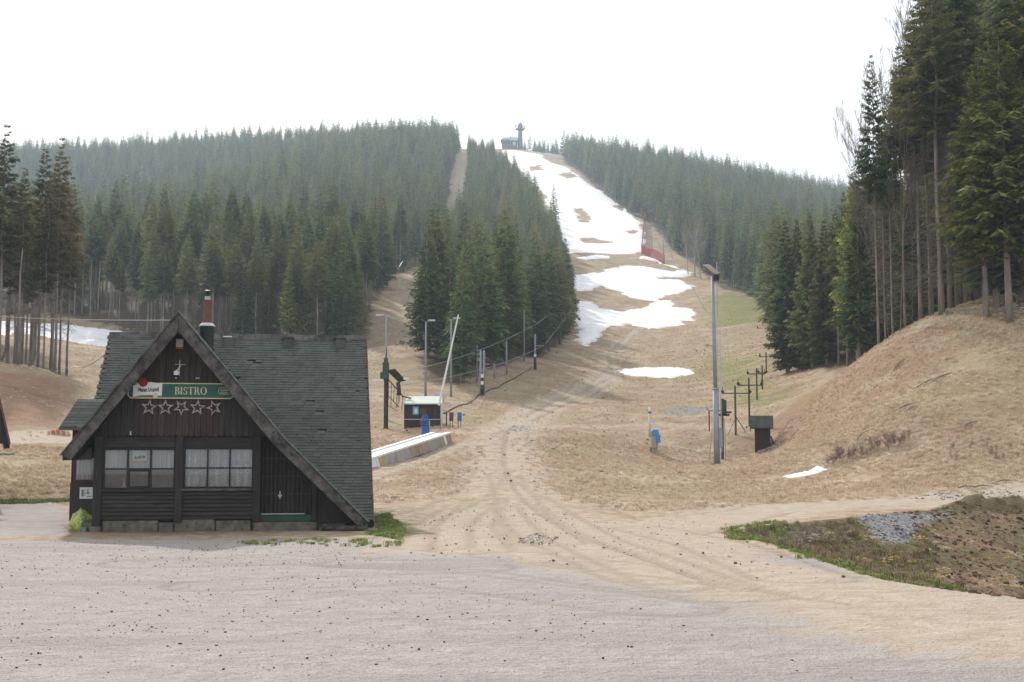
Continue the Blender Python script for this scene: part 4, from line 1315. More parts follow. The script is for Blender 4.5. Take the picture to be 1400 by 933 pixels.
    strip(b, cp(0) + cp(0)[:1], cp(0.012) + cp(0.012)[:1], -0.138, -0.131)
    ca = b.build('cartouche', M_CREAM, s)
    text('lettering', 'BISTRO', 0.03, M_CREAM, ca, (1.125, -0.134, 3.672), off=0.001) if False else None
    text('lettering', 'PILSNER', 0.062, M_CREAM, ca, (1.125, -0.134, 3.622), sx=0.95, off=0.001)
    text('lettering', 'URQUELL', 0.055, M_CREAM, ca, (1.125, -0.134, 3.558), sx=0.9, off=0.001)
    # stars
    for px_, rot, sc in ((-0.82, 6, 1), (-0.40, 0, 1), (0.01, 36, 0.98), (0.43, 5, 1), (0.86, -20, 0.98)):
        def pts(R_): return [(px_ + R_ * (1 if k % 2 == 0 else 0.42) * math.sin(rad(rot) + math.pi * k / 5), 3.155 + R_ * (1 if k % 2 == 0 else 0.42) * math.cos(rad(rot) + math.pi * k / 5)) for k in range(10)]
        a, b_ = pts(0.225 * sc), pts(0.135 * sc)
        b = MB()
        strip(b, a + a[:1], b_ + b_[:1], -0.115, -0.085)
        b.build('star', M_STAR, h)
    # gable fittings
    MB().box(-0.10, -0.02, -0.12, -0.07, 5.13, 5.21).build('sensor_box', M_WHITE, h, bevel=0.01)
    la = MB().box(-0.165, 0.025, -0.16, -0.075, 4.78, 4.99).build('lamp', M_OFFW, h, bevel=0.012)
    MB().box(-0.15, 0.015, -0.158, -0.08, 4.735, 4.777).build('lamp_base', M_ORANGE, la)
    f = MB()
    f.bar((-0.05, -0.2, 4.0), (-0.05, -0.2, 4.42), 0.016).bar((-0.17, -0.2, 4.30), (0.09, -0.2, 4.30), 0.012).bar((-0.05, -0.2, 4.1), (-0.05, -0.06, 4.1), 0.02)
    fo = f.build('bracket', M_STEEL, h)
    MB().box(-0.19, -0.07, -0.24, -0.14, 4.02, 4.12).box(-0.15, -0.09, -0.22, -0.16, 4.12, 4.15).build('camera_box', M_WHITE, fo)
    MB().tube([(-0.10, -0.21, 4.13), (-0.07, -0.21, 4.2), (-0.03, -0.21, 4.27)], [0.028, 0.02, 0.012], 6).build('nozzle', M_OFFW, fo)
    MB().box(-0.17, -0.13, -0.09, -0.06, 3.93, 3.96).box(0.36, 0.41, -0.09, -0.06, 3.93, 3.96).box(0.43, 0.46, -0.09, -0.06, 3.93, 3.96).build('wall_screws', M_OFFW, h)
    MB().tube([(-1.28, -0.1, 2.42), (-1.28, -0.1, 2.52)], 0.02, 6).build('hook', M_OFFW, h)
    # annex on the left
    MB().box(-3.05, -2.2, 1.55, 3.6, 0.05, 2.62).build('annex_wall', M_WOOD, h)
    MB().box(-3.06, -2.2, 1.50, 1.552, 0.1, 1.13).build('annex_panel', plain('annex_dark_panel', (0.035, 0.036, 0.04), 0.6), h)
    an = MB().box(-2.98, -2.25, 1.50, 1.545, 1.14, 1.22).box(-2.98, -2.92, 1.50, 1.545, 1.22, 2.1).box(-2.33, -2.25, 1.50, 1.545, 1.22, 2.1).build('annex_window', plain('reddish_frame', (0.075, 0.04, 0.033), 0.7), h)
    MB().box(-2.92, -2.33, 1.52, 1.53, 1.22, 2.1).build('pane', M_GLASS, an)
    b = MB()
    vs = []
    for i in range(31):
        xx = -2.92 + 0.4 * i / 30
        vs += [(xx, 1.542 + 0.004 * math.sin(i * 1.3), 1.22), (xx, 1.542 + 0.004 * math.sin(i * 1.3), 2.1)]
    b.add(vs, [(2 * i, 2 * i + 2, 2 * i + 3, 2 * i + 1) for i in range(30)])
    b.build('curtain', M_CURTAIN, an)
    no = MB().box(-2.80, -2.44, 1.485, 1.498, 0.70, 1.01).build('notice', M_WHITE, h)
    nm = MB()
    nm.box(-2.755, -2.69, 1.48, 1.484, 0.76, 0.95).box(-2.60, -2.565, 1.48, 1.484, 0.85, 0.96).box(-2.62, -2.545, 1.48, 1.484, 0.83, 0.88).box(-2.62, -2.48, 1.48, 1.484, 0.75, 0.775)
    for k in range(4): nm.box(-2.675, -2.64, 1.48, 1.484, 0.78 + k * 0.045, 0.795 + k * 0.045)
    nm.build('notice_print', plain('grey_print', (0.25, 0.27, 0.33), 0.7), no)
    # annex roof: hipped slope of dark shingle courses
    n = 9
    for k in range(n):
        s0, s1 = k / n, (k + 1) / n
        b = MB()
        xa0, xa1 = -3.33 + 0.25 * s0, -3.33 + 0.25 * s1
        ya, yb, za, zb = 1.25 + 1.05 * s0, 1.25 + 1.05 * s1 + 0.03, 2.66 + 0.78 * s0, 2.66 + 0.78 * s1 + 0.02
        vs = [(xa0, ya, za), (-2.0, ya, za), (-2.0, yb, zb), (xa1, yb, zb)]
        vs2 = [(q[0], q[1], q[2] + 0.022) for q in vs[:2]] + [(q[0], q[1], q[2] + 0.008) for q in vs[2:]]
        b.add(vs + vs2, [(3, 2, 1, 0), (4, 5, 6, 7), (0, 1, 5, 4), (1, 2, 6, 5), (2, 3, 7, 6), (3, 0, 4, 7)])
        b.build('annex_shingle_course', M_SHINGLE, h)
    b = MB()
    b.add([(-3.33, 1.25, 2.65), (-3.33, 3.7, 2.65), (-3.08, 3.6, 3.43), (-3.08, 2.3, 3.43), (-2.0, 1.25, 2.65), (-2.0, 3.7, 2.65)], [(0, 3, 2, 1), (0, 1, 5, 4)])
    b.box(-3.35, -2.05, 1.22, 1.26, 2.57, 2.655)
    b.build('annex_roof', M_SHINGLE, h)
    return h
HUT = bistro()
def hw(x, y, z=0.0):
    c, s = math.cos(rad(9.2)), math.sin(rad(9.2))
    return Vector((-8.849 + c * x - s * y, 33.3 + s * x + c * y, z))

# loose things round the hut
def lump(name, size, mats, loc, seed, label, cat, knot=False):
    g = random.Random(seed)
    bm = bmesh.new()
    bmesh.ops.create_icosphere(bm, subdivisions=3, radius=1)
    for v in bm.verts:
        n = v.co.copy()
        k = 1 + 0.16 * math.sin(5 * n.x + seed) * math.cos(4 * n.y) + 0.10 * math.sin(9 * n.z + 6 * n.x) + g.uniform(-0.04, 0.04)
        v.co = Vector((n.x * size[0] * k, n.y * size[1] * k, max(-0.55, n.z) * size[2] * k))
        if n.z > 0.75: v.co.x *= 0.5; v.co.y *= 0.5; v.co.z *= 1.2
    me = bpy.data.meshes.new(name)
    bm.to_mesh(me)
    bm.free()
    me.materials.append(mats)
    me.polygons.foreach_set('use_smooth', [True] * len(me.polygons))
    o = inst(name, me, None, loc)
    return tag(o, label, cat)
def bag_mat():
    t = NT("yellow_green_plastic")
    o = t.obj()
    n = t.noise(5, 4, 0.6, o)
    c = t.mix(t.ramp(n, 0.4, 0.6), (0.42, 0.42, 0.06), (0.12, 0.22, 0.06))
    c = t.mix(t.ramp(t.noise(9, 3, 0.6, o), 0.55, 0.7), c, (0.55, 0.55, 0.35))
    return t.done(c, 0.35, t.bump(t.noise(14, 3, 0.6, o), 0.6, 0.03), 0, 0.5)
p = hw(-2.55, 0.55)
lump('rubbish_bag', (0.33, 0.28, 0.34), bag_mat(), (p.x, p.y, gz(p.x, p.y) + 0.16), 4, "full yellow and green plastic rubbish bag slumped against the left end of the hut", "bag")
p = hw(-2.4, 0.0)
o = MB().lathe([(0.055, 0), (0.075, 0.11), (0.078, 0.115), (0.07, 0.115), (0.05, 0.02)], (0, 0, 0), 12).build('cup', plain('turquoise_plastic', (0.08, 0.40, 0.33), 0.4), None, (p.x, p.y, gz(p.x, p.y)))
tag(o, "small turquoise cup on the ground in front of the yellow rubbish bag", "cup")
p = hw(4.35, -0.55)
b = MB().box(-0.62, 0.62, -0.12, 0.12, 0, 0.09)
tag(b.build('plank', M_GREYWOOD, None, (p.x, p.y, gz(p.x, p.y) + 0.05), bevel=0.01, rz=rad(7)), "weathered plank lying under the right tip of the hut roof", "plank")
p = hw(3.85, -0.35)
tag(lump('stone', (0.16, 0.12, 0.09), M_CONC, (p.x, p.y, gz(p.x, p.y) + 0.05), 9, "pale stone lying between door step and plank at the hut", "stone"))

# ------------------------------------------------------------------ lift station, ticket cabin and slope furniture, left of the track
M_LGREEN = plain("lift_green", (0.045, 0.085, 0.065), 0.6, 0.1, 0.25, 2)
M_RUSTDARK = plain("dark_steel", (0.06, 0.055, 0.05), 0.7, 0.3, 0.3, 2)
M_GALV = plain("galvanised_mast", (0.27, 0.30, 0.345), 0.6, 0.1, 0.12, 2)
M_BLUE = plain("blue_plastic", (0.04, 0.14, 0.38), 0.45, 0, 0.15, 2)
M_BLUE2 = plain("bright_blue_plastic", (0.04, 0.25, 0.62), 0.4, 0, 0.15, 2)
M_PALEROOF = plain("pale_green_roof", (0.42, 0.48, 0.41), 0.7, 0, 0.12, 2)
M_CABIN = plain("brown_cabin_boards", (0.05, 0.037, 0.032), 0.8, 0, 0.3, 2, 0.3, rnd=0.5)
M_TAN = plain("tan_board", (0.36, 0.27, 0.19), 0.8, 0, 0.25, 2)
M_GREYBOARD = plain("grey_board", (0.36, 0.34, 0.32), 0.8, 0, 0.2, 2)
M_GOLDBOARD = plain("yellowed_board", (0.50, 0.36, 0.17), 0.8, 0, 0.2, 2)
M_CABLE = plain("steel_cable", (0.32, 0.33, 0.34), 0.5, 0.3, 0.1)
M_HOSE = plain("black_hose", (0.03, 0.03, 0.032), 0.6)

def scale_at(p):
    """pixels of the photo per metre at a point"""
    return FPX / (p.y * math.cos(PITCH) + (p.z - 1.9) * math.sin(PITCH))
def up(p, py):
    """height above the ground point p at which the photo shows row py"""
    return float(P(700, py, p.y)[2]) - p.z

def light_mast(px, py, top, label, head=-1, group="slim light masts by the lift", r=0.09, name='light_mast'):
    p = at(px, py)
    H = up(p, top)
    o = empty(name, p, 0, label, 'light mast', group)
    MB().tube([(0, 0, -0.3), (0, 0, H * 0.6), (0, 0, H)], [r * 1.2, r, r * 0.7], 10).build('pole', M_GALV, o, smooth=True)
    a = MB().bar((0, 0, H), (0.55 * head, -0.1, H + 0.05), 0.05)
    a.build('arm', M_GALV, o)
    MB().box(min(0.2 * head, 0.85 * head), max(0.2 * head, 0.85 * head), -0.25, 0.1, H + 0.04, H + 0.16).build('lamp_head', M_OFFW, o, bevel=0.02)
    return o
light_mast(527, 572, 433, "slim light mast rising behind the green lift machinery")
light_mast(581.7, 548, 440, "slim light mast standing behind the ticket cabin roof", 1)
light_mast(616.5, 543, 437, "slim light mast between the cabin and the spruce wedge", 1)

def lift_tower():
    p = at(527.5, 586)
    s = scale_at(p)
    o = empty('drag_lift_station', p, 0, "green drag lift station with machinery housing on a dark post beside the cabin", "lift station")
    H = 67 / s
    MB().tube([(0, 0, -0.3), (0, 0, 0.15), (0, 0, H)], [0.30, 0.17, 0.17], 10).build('post', M_RUSTDARK, o)
    b = MB().box(-0.27, 0.18, -0.25, 0.35, H, H + 1.3).box(-0.18, 0.1, -0.2, 0.25, H + 1.3, H + 1.65)
    hs = b.build('housing', M_LGREEN, o, bevel=0.03)
    MB().box(-0.45, -0.275, -0.2, 0.3, H - 0.1, H + 0.55).build('motor', M_RUSTDARK, hs, bevel=0.03)
    MB().bar((0, 0, H + 1.6), (0.02, 0, H + 2.3), 0.07).build('antenna', M_LGREEN, hs)
    b = MB()
    b.add([(0.15, -0.9, H + 0.65), (0.75, -0.9, H + 0.75), (1.42, 0.5, H + 0.0), (0.9, 0.5, H - 0.12)] + [(0.15, -0.9, H + 0.58), (0.75, -0.9, H + 0.68), (1.42, 0.5, H - 0.07), (0.9, 0.5, H - 0.19)],
          [(0, 1, 2, 3), (7, 6, 5, 4), (0, 4, 5, 1), (1, 5, 6, 2), (2, 6, 7, 3), (3, 7, 4, 0)])
    b.build('canopy', M_RUSTDARK, o)
    MB().box(-1.0, -0.2, -0.3, -0.1, H - 0.12, H + 0.02).build('guide_board', M_WHITE, o)
    MB().box(1.32, 1.72, -0.3, -0.1, H - 0.02, H + 0.12).build('guide_board', M_WHITE, o)
    b = MB()
    A = [(0.15, 0, H - 0.1), (1.15, 0, H - 1.45)]
    b.bar((0.2, -0.3, H - 0.05), (1.3, -0.3, H - 1.3), 0.06).bar((0.2, 0.4, H - 0.05), (1.3, 0.4, H - 1.3), 0.06)
    for k in range(6):
        t = k / 5
        x, z = 0.2 + 1.1 * t, H - 0.05 - 1.25 * t
        b.bar((x, -0.3, z), (x, 0.4, z), 0.05)
        b.bar((x, -0.3, z), (x - 0.1 * t, -0.3, H - 1.4 - 0.3 * t - (0.6 if k % 2 else 0.2)), 0.04)
    b.bar((0.15, -0.3, H - 1.2), (1.0, -0.3, H - 2.1), 0.05).bar((1.0, -0.3, H - 1.0), (0.9, -0.3, H - 2.1), 0.04).bar((0.2, -0.3, H - 2.0), (0.9, -0.3, H - 2.4), 0.04)
    b.bar((1.2, -0.3, H - 1.3), (1.9, -0.3, H - 1.42), 0.09).bar((0.9, 0, H - 0.2), (1.0, 0, H - 1.2), 0.3, 0.12)
    b.build('ramp_lattice', M_RUSTDARK, o)
    return p, H
LT, LTH = lift_tower()

def cabin():
    p = at(577, 584)
    s = scale_at(p)
    o = empty('ticket_cabin', p, 0, "small dark brown ticket cabin with pale green roof by the drag lift", "cabin")
    W, H = 49.5 / s, 31 / s
    x0, x1 = -W / 2, W / 2
    MB().box(x0 + 0.03, x1 - 0.03, 0.03, 1.7, -0.3, H).build('wall', M_CABIN, o)
    nb = 7
    for k in range(nb):
        z0 = 0.05 + k * (H - 0.05) / nb
        MB().box(x0, x1, -0.012, 0.028, z0, z0 + (H - 0.05) / nb - 0.012).build('plank', M_CABIN, o)
    b = MB()
    b.add([(x0 - 0.1, -0.35, H - 0.02), (x1 + 0.12, -0.35, H - 0.02), (x1 + 0.05, 1.9, H + 0.62), (x0 - 0.1 + 0.25, 1.9, H + 0.62)] + [(x0 - 0.1, -0.35, H + 0.06), (x1 + 0.12, -0.35, H + 0.06), (x1 + 0.05, 1.9, H + 0.70), (x0 + 0.15, 1.9, H + 0.70)],
          [(3, 2, 1, 0), (4, 5, 6, 7), (0, 1, 5, 4), (1, 2, 6, 5), (2, 3, 7, 6), (3, 0, 4, 7)])
    b.build('roof', M_PALEROOF, o)
    q = lambda px: (px - 577) / s
    zz = lambda py: up(p, py)
    po = MB().box(q(564.3), q(572.2), -0.035, -0.014, zz(567), zz(556)).build('poster', plain('poster_blue', (0.16, 0.42, 0.62), 0.6), o)
    MB().box(q(566.8), q(570.5), -0.042, -0.036, zz(565.5), zz(559)).build('poster_figure', M_WHITE, po)
    MB().box(q(574.5), q(583), -0.03, -0.014, zz(567), zz(558)).build('hatch', plain('hatch_brown', (0.11, 0.07, 0.055), 0.8), o)
    MB().box(q(594), q(595.3), -0.03, -0.014, zz(583), zz(556)).build('door_edge', M_GREYWOOD, o)
    return p, s
CAB, CABS = cabin()

def rail():
    a, b_ = at(553, 586.5), at(602, 586.5)
    o = empty('handrail', a, 0, "thin pale handrail in front of the ticket cabin", "handrail")
    d = b_ - a
    MB().bar((0, 0, 0.7), (d.x, d.y, d.z + 0.68), 0.045).build('rail', M_OFFW, o)
    for t in (0, 0.45, 1):
        MB().bar((d.x * t, d.y * t, d.z * t - 0.2), (d.x * t, d.y * t, d.z * t + 0.68), 0.05).build('post', M_GREYWOOD, o)
rail()

def reader():
    p = at(581.5, 595)
    s = scale_at(p)
    o = empty('blue_ticket_pillar', p, rad(8), "tall blue padded ticket pillar standing in front of the cabin", "ticket pillar")
    H = 28 / s
    w = 10.5 / s
    MB().box(-w / 2, w / 2, -w * 0.4, w * 0.45, -0.2, H * 0.45).build('base', M_BLUE, o, bevel=0.03)
    MB().box(-w / 2 - 0.02, w / 2 - 0.05, -w * 0.45, w * 0.4, H * 0.46, H * 0.66).build('band', plain('deep_blue', (0.025, 0.08, 0.23), 0.5), o, bevel=0.03)
    MB().box(-w / 2 - 0.02, w / 2 - 0.04, -w * 0.45, w * 0.4, H * 0.67, H * 0.84).build('band', M_BLUE, o, bevel=0.03)
    MB().prism([(-w / 2 + 0.02, H * 0.85), (w / 2 - 0.08, H * 0.85), (w / 2 - 0.12, H), (-w / 2 + 0.05, H * 0.97)], -w * 0.4, w * 0.3).build('head', plain('deep_blue_head', (0.03, 0.10, 0.28), 0.5), o, bevel=0.02)
    MB().box(w / 2 - 0.03, w / 2 + 0.05, -0.1, 0.2, H * 0.1, H * 0.72).build('side_plate', M_STEEL, o)
reader()

def conveyor():
    n0, n1 = at(500, 643), at(616, 604)                      # foot of the near side, near and far end
    d = (n1 - n0)
    L = math.hypot(d.x, d.y)
    o = empty('conveyor_ramp', n0, math.atan2(d.y, d.x), "long low conveyor ramp with white edges and patched side boards beside the hut", "ramp")
    sl = d.z / L
    Wd, H0, H1 = 1.25, 0.50, 0.56
    hh_ = lambda x: sl * x + H0 + (H1 - H0) * x / L
    def slab(y0, y1, dz0, dz1, m, name):
        b = MB()
        vs = [(0, y0, hh_(0) + dz0), (L, y0, hh_(L) + dz0), (L, y1, hh_(L) + dz0), (0, y1, hh_(0) + dz0), (0, y0, hh_(0) + dz1), (L, y0, hh_(L) + dz1), (L, y1, hh_(L) + dz1), (0, y1, hh_(0) + dz1)]
        b.add(vs, [(3, 2, 1, 0), (4, 5, 6, 7), (0, 1, 5, 4), (1, 2, 6, 5), (2, 3, 7, 6), (3, 0, 4, 7)])
        b.build(name, m, o)
    slab(-0.05, 0.32, -0.06, 0.05, M_WHITE, 'edge_board')
    slab(0.32, Wd - 0.25, -0.06, 0.0, plain('conveyor_belt', (0.34, 0.37, 0.40), 0.6, 0, 0.1), 'belt')
    slab(Wd - 0.25, Wd, -0.06, 0.05, M_WHITE, 'edge_board')
    px = [500, 511, 514.5, 521.5, 536.5, 555.5, 566, 579.5, 603.5, 607.5, 615.5]
    ms = [M_WHITE, M_WHITE, M_GOLDBOARD, M_GREYBOARD, M_GREYBOARD, M_TAN, M_TAN, M_STEEL, M_WHITE, M_TAN]
    xs = [max(0.0, min(L, L * (q - 500) / 116 * (0.90 + 0.10 * (q - 500) / 116))) for q in px]
    for i, m in enumerate(ms):
        b = MB()
        xa, xb = xs[i] + 0.03, xs[i + 1] - 0.03
        la = 0.18 if i in (0, 1, 2, 8) else 0.05
        vs = [(xa + la, -0.16 + 0.02 * (i % 2), sl * xa - 0.12), (xb + la, -0.16 + 0.02 * (i % 2), sl * xb - 0.12), (xb, -0.03, hh_(xb) - 0.065), (xa, -0.03, hh_(xa) - 0.065)]
        vs += [(v[0], v[1] + 0.03, v[2]) for v in vs]
        b.add(vs, [(0, 1, 2, 3), (7, 6, 5, 4), (0, 4, 5, 1), (1, 5, 6, 2), (2, 6, 7, 3), (3, 7, 4, 0)])
        b.build('side_board', m, o)
    b = MB()
    for t in np.linspace(0.02, 0.98, 9):
        x = L * t
        b.bar((x, 0.02, sl * x - 0.3), (x, 0.02, hh_(x) - 0.07), 0.06).bar((x, Wd - 0.06, sl * x - 0.3), (x, Wd - 0.06, hh_(x) - 0.07), 0.06)
    b.build('legs_frame', M_RUSTDARK, o)
    MB().box(L, L + 0.04, 0, Wd, sl * L - 0.2, hh_(L) - 0.02).build('end_board', M_GREYBOARD, o)
conveyor()

def board_sign(px, py, top, m, label, w=0.30):
    p = at(px, py)
    s = scale_at(p)
    o = empty('pad_board', p, 0, label, 'board', "padded boards beside the ticket cabin")
    H = up(p, top)
    MB().box(-w / 2, w / 2, -0.04, 0.04, H - 12 / s, H).build('board', m, o, bevel=0.02)
    for x in (-w * 0.3, w * 0.3):
        MB().bar((x, 0, -0.2), (x, 0, H - 12 / s), 0.05).build('leg', M_GREYWOOD, o)
board_sign(617, 584, 564, plain('purple_pad', (0.10, 0.05, 0.16), 0.6), "purple padded board on two short legs right of the cabin")
board_sign(628.2, 585.5, 564, M_BLUE, "blue padded board on two short legs, rightmost of the two pads")

def barrier():
    p = at(603.5, 584)
    s = scale_at(p)
    o = empty('barrier', p, 0, "white barrier pole raised high beside the ticket cabin", "barrier")
    H = up(p, 555)
    MB().bar((0, 0, -0.2), (0, 0, H), 0.13).build('post', M_OFFW, o, bevel=0.02)
    MB().bar((0.35, 0.3, -0.2), (0.35, 0.3, H * 0.75), 0.09).build('post', M_GREYWOOD, o)
    MB().tube([(-0.2, 0.08, H + 0.02), (22.3 / s, 0.3, up(p, 430))], [0.09, 0.05], 8).build('boom', M_WHITE, o)
barrier()
for px, py in ((598, 548.5), (606.5, 549.5)):
    p = at(px, py)
    s = scale_at(p)
    o = empty('notice_board', p, 0, "small white notice board behind the cabin, " + ("hidden partly by its roof" if px < 600 else "right one of the pair"), "notice board", "small white boards behind the cabin")
    MB().box(-4 / s, 4 / s, -0.03, 0.0, 0.25, 0.25 + 7.5 / s).build('panel', M_OFFW, o)
    MB().bar((0, 0.02, -0.2), (0, 0.02, 0.5), 0.06).build('post', M_GREYWOOD, o)

def pipe_along(name, pxs, r, m, label, cat, lift=0.03):
    pts = [at(a, b) + Vector((0, 0, lift)) for a, b in pxs]
    fine = []
    for a, b in zip(pts[:-1], pts[1:]):
        for k in range(6):
            q = a.lerp(b, k / 6)
            fine.append(Vector((q.x + 0.1 * math.sin(len(fine)), q.y, gz(q.x, q.y) + lift)))
    fine.append(pts[-1])
    tag(MB().tube(fine, r, 6).build(name, m), label, cat)
pipe_along('hose', [(606, 566), (618, 560), (640, 553), (655, 541), (672, 533), (690, 525), (715, 512), (727, 503)], 0.05, M_HOSE, "black hose winding up the grass from the cabin along the lift pylons", "hose", 0.06)

def pylon(px, py, top, label, arms, signs, r, group="drag lift pylons left of the ski slope", twin=False, m=None):
    p = at(px, py)
    s = scale_at(p)
    o = empty('lift_pylon', p, 0, label, 'lift pylon', group)
    H = up(p, top)
    m = m or M_GALV
    for x in ((-r, r) if twin else (0,)):
        MB().tube([(x * 1.3, 0, -0.3), (x * 1.3, 0, H)], [r, r * 0.85], 8).build('pole', m, o, smooth=True)
    MB().tube([(0, 0, -0.3), (0, 0, H * 0.42)], r * 1.8 if twin else r * 1.35, 8).build('foot', M_RUSTDARK if not twin else M_GREYWOOD, o, smooth=True)
    for yy, x0, x1, wheel in arms:
        z = up(p, yy)
        ar = MB().bar(((x0 - px) / s, -0.05, z), ((x1 - px) / s, -0.05, z), 0.09).build('cross_arm', m, o)
        xw = (x0 if abs(x0 - px) > abs(x1 - px) else x1)
        xw = (xw - px) / s
        for k in range(2 if wheel else 1):
            w = MB().lathe([(0.10, -0.03), (0.17, -0.025), (0.17, 0.025), (0.10, 0.03)], (0, 0, 0), 12).build('pulley', M_RUSTDARK, ar, (xw + (k - 0.4) * 0.42 * (1 if xw < 0 else -1), -0.1, z + 0.1))
            w.rotation_euler = (math.pi / 2, 0, 0)
    for yy in signs:
        z = up(p, yy)
        MB().box(-0.14, 0.14, -r * 1.9 - 0.06, -r * 1.9 - 0.03, z - 0.17, z + 0.17).build('number_plate', M_WHITE, o)
    return p, H, s
PY1 = pylon(659.3, 541, 479.5, "twin poled grey lift pylon with white plates, nearest to the cabin", [(484, 647, 659, True), (498, 661, 675, True)], [514.5, 524], 0.12, twin=True)
PY2 = pylon(731.6, 505, 457, "thin grey lift pylon second from the cabin with one white plate", [(473, 733, 744, True)], [486.5], 0.12)
PY3 = pylon(779.5, 445.5, 399, "lift pylon beside the lowest snow field, farthest of the left line", [(412, 780, 790, False)], [431], 0.14, m=M_RUSTDARK)
for px, py, top, lab in ((652, 523, 472, "slim grey post close behind the twin lift pylon"), (676, 518, 494, "short slim post under the spruces right of the twin pylon"), (692.5, 513, 466, "plain grey post in front of the spruces between two lift pylons"),
                         (729.6, 486, 435, "left one of two tall slim posts behind the second lift pylon"), (735, 472, 435, "right one of two tall slim posts behind the second lift pylon"),
                         (716.5, 494, 424, "pale slim post standing at the spruce edge left of the second pylon"), (763.6, 436, 402, "pale slim post at the top of the wooded edge below the snow"), (784, 400, 367, "dark slim post at the left edge of the upper snow")):
    p = at(px, py)
    H = up(p, top)
    o = MB().tube([(0, 0, -0.3), (0, 0, H)], [0.10, 0.08], 8).build('snow_gun_post', M_GALV if '784' != str(px) else M_RUSTDARK, None, p, smooth=True)
    tag(o, lab, 'post', 'slim posts along the lift line')

def cable(pts, label, r=0.02, sag=0.6):
    P_ = []
    for a, b in zip(pts[:-1], pts[1:]):
        for k in range(12):
            t = k / 12
            q = Vector(a).lerp(Vector(b), t)
            q.z -= 4 * sag * t * (1 - t)
            P_.append(q)
    P_.append(Vector(pts[-1]))
    tag(MB().tube(P_, r, 5).build('cable', M_CABLE), label, 'cable', 'lift and power cables')
def fly(px, py, d): return Vector(P(px, py, d))
cable([fly(531, 513, LT.y), fly(648, 482, PY1[0].y), fly(734, 443, PY2[0].y + 8), fly(782, 402, PY3[0].y)], "upper lift cable rising from the green station past the twin pylon", 0.022, 0.15)
cable([fly(531, 530, LT.y), fly(674, 501, PY1[0].y), fly(744, 472, PY2[0].y), fly(789, 413, PY3[0].y)], "lower lift cable on the outer arms of the left pylons", 0.022, 0.15)
cable([fly(480, 455, 190), fly(515, 407, 240), fly(551, 357, 300)], "thin lift cable climbing the cleared lane behind the hut", 0.05, 0.3)
cable([fly(-30, 430, 70), fly(240, 438, 35)], "thin power cable crossing left to the gable of the hut", 0.012, 0.1)
cable([fly(148, 480, 38), fly(100, 500, 60), fly(0, 521, 92)], "slack thin cable from the hut roof to the left earth bank", 0.015, 0.25)
p = at(551, 372)
o = empty('lift_pylon', p, 0, "small green pylon high up in the cleared lane behind the hut", 'lift pylon', "drag lift pylons left of the ski slope")
H = up(p, 355)
MB().tube([(0, 0, -0.3), (0, 0, H)], 0.16, 6).build('pole', M_LGREEN, o)
MB().box(-1.0, 1.0, -0.15, 0.15, H - 0.2, H + 0.25).build('cross_arm', M_LGREEN, o)

# ------------------------------------------------------------------ right of the track
def hydrant():
    p = at(891, 618)
    s = scale_at(p)
    o = empty('snow_hydrant', p, 0, "snow making hydrant with white pipe, grey box and bright blue cover on the meadow", "hydrant")
    z = lambda py: up(p, py)
    q = lambda px: (px - 891) / s
    MB().tube([(q(888.6), 0, z(598)), (q(888.6), 0, z(564))], 0.085, 10).build('riser_pipe', M_OFFW, o, smooth=True)
    MB().tube([(q(888.6), 0, z(564.5)), (q(888.6), 0, z(557))], 0.075, 10).build('pipe_top', M_WHITE, o, smooth=True)
    MB().lathe([(0.12, 0), (0.12, 0.06)], (q(888.6), 0, z(565)), 10).build('pipe_collar', M_RUSTDARK, o)
    MB().tube([(q(890.2), 0.02, -0.2), (q(890.2), 0.02, z(612))], 0.045, 6).build('leg', M_IRON, o)
    MB().box(q(890.4), q(897), -0.1, 0.35, z(613), z(595)).build('cabinet', M_GREYBOARD, o, bevel=0.02)
    MB().box(q(894), q(899.5), 0.0, 0.3, -0.2, z(605)).build('pedestal', M_GREYBOARD, o)
    b = MB()
    vs = [(q(891.2), z(590)), (q(893), z(588)), (q(900), z(588)), (q(903.5), z(605)), (q(897.2), z(606.5)), (q(896), z(596)), (q(891.5), z(594.5))]
    b.prism(vs, -0.16, 0.4)
    b.build('blue_cover', M_BLUE2, o, bevel=0.03)
    MB().box(q(892), q(900.3), -0.15, 0.38, z(588) + 0.005, z(587.3) + 0.02).build('cover_top', M_WHITE, o)
hydrant()

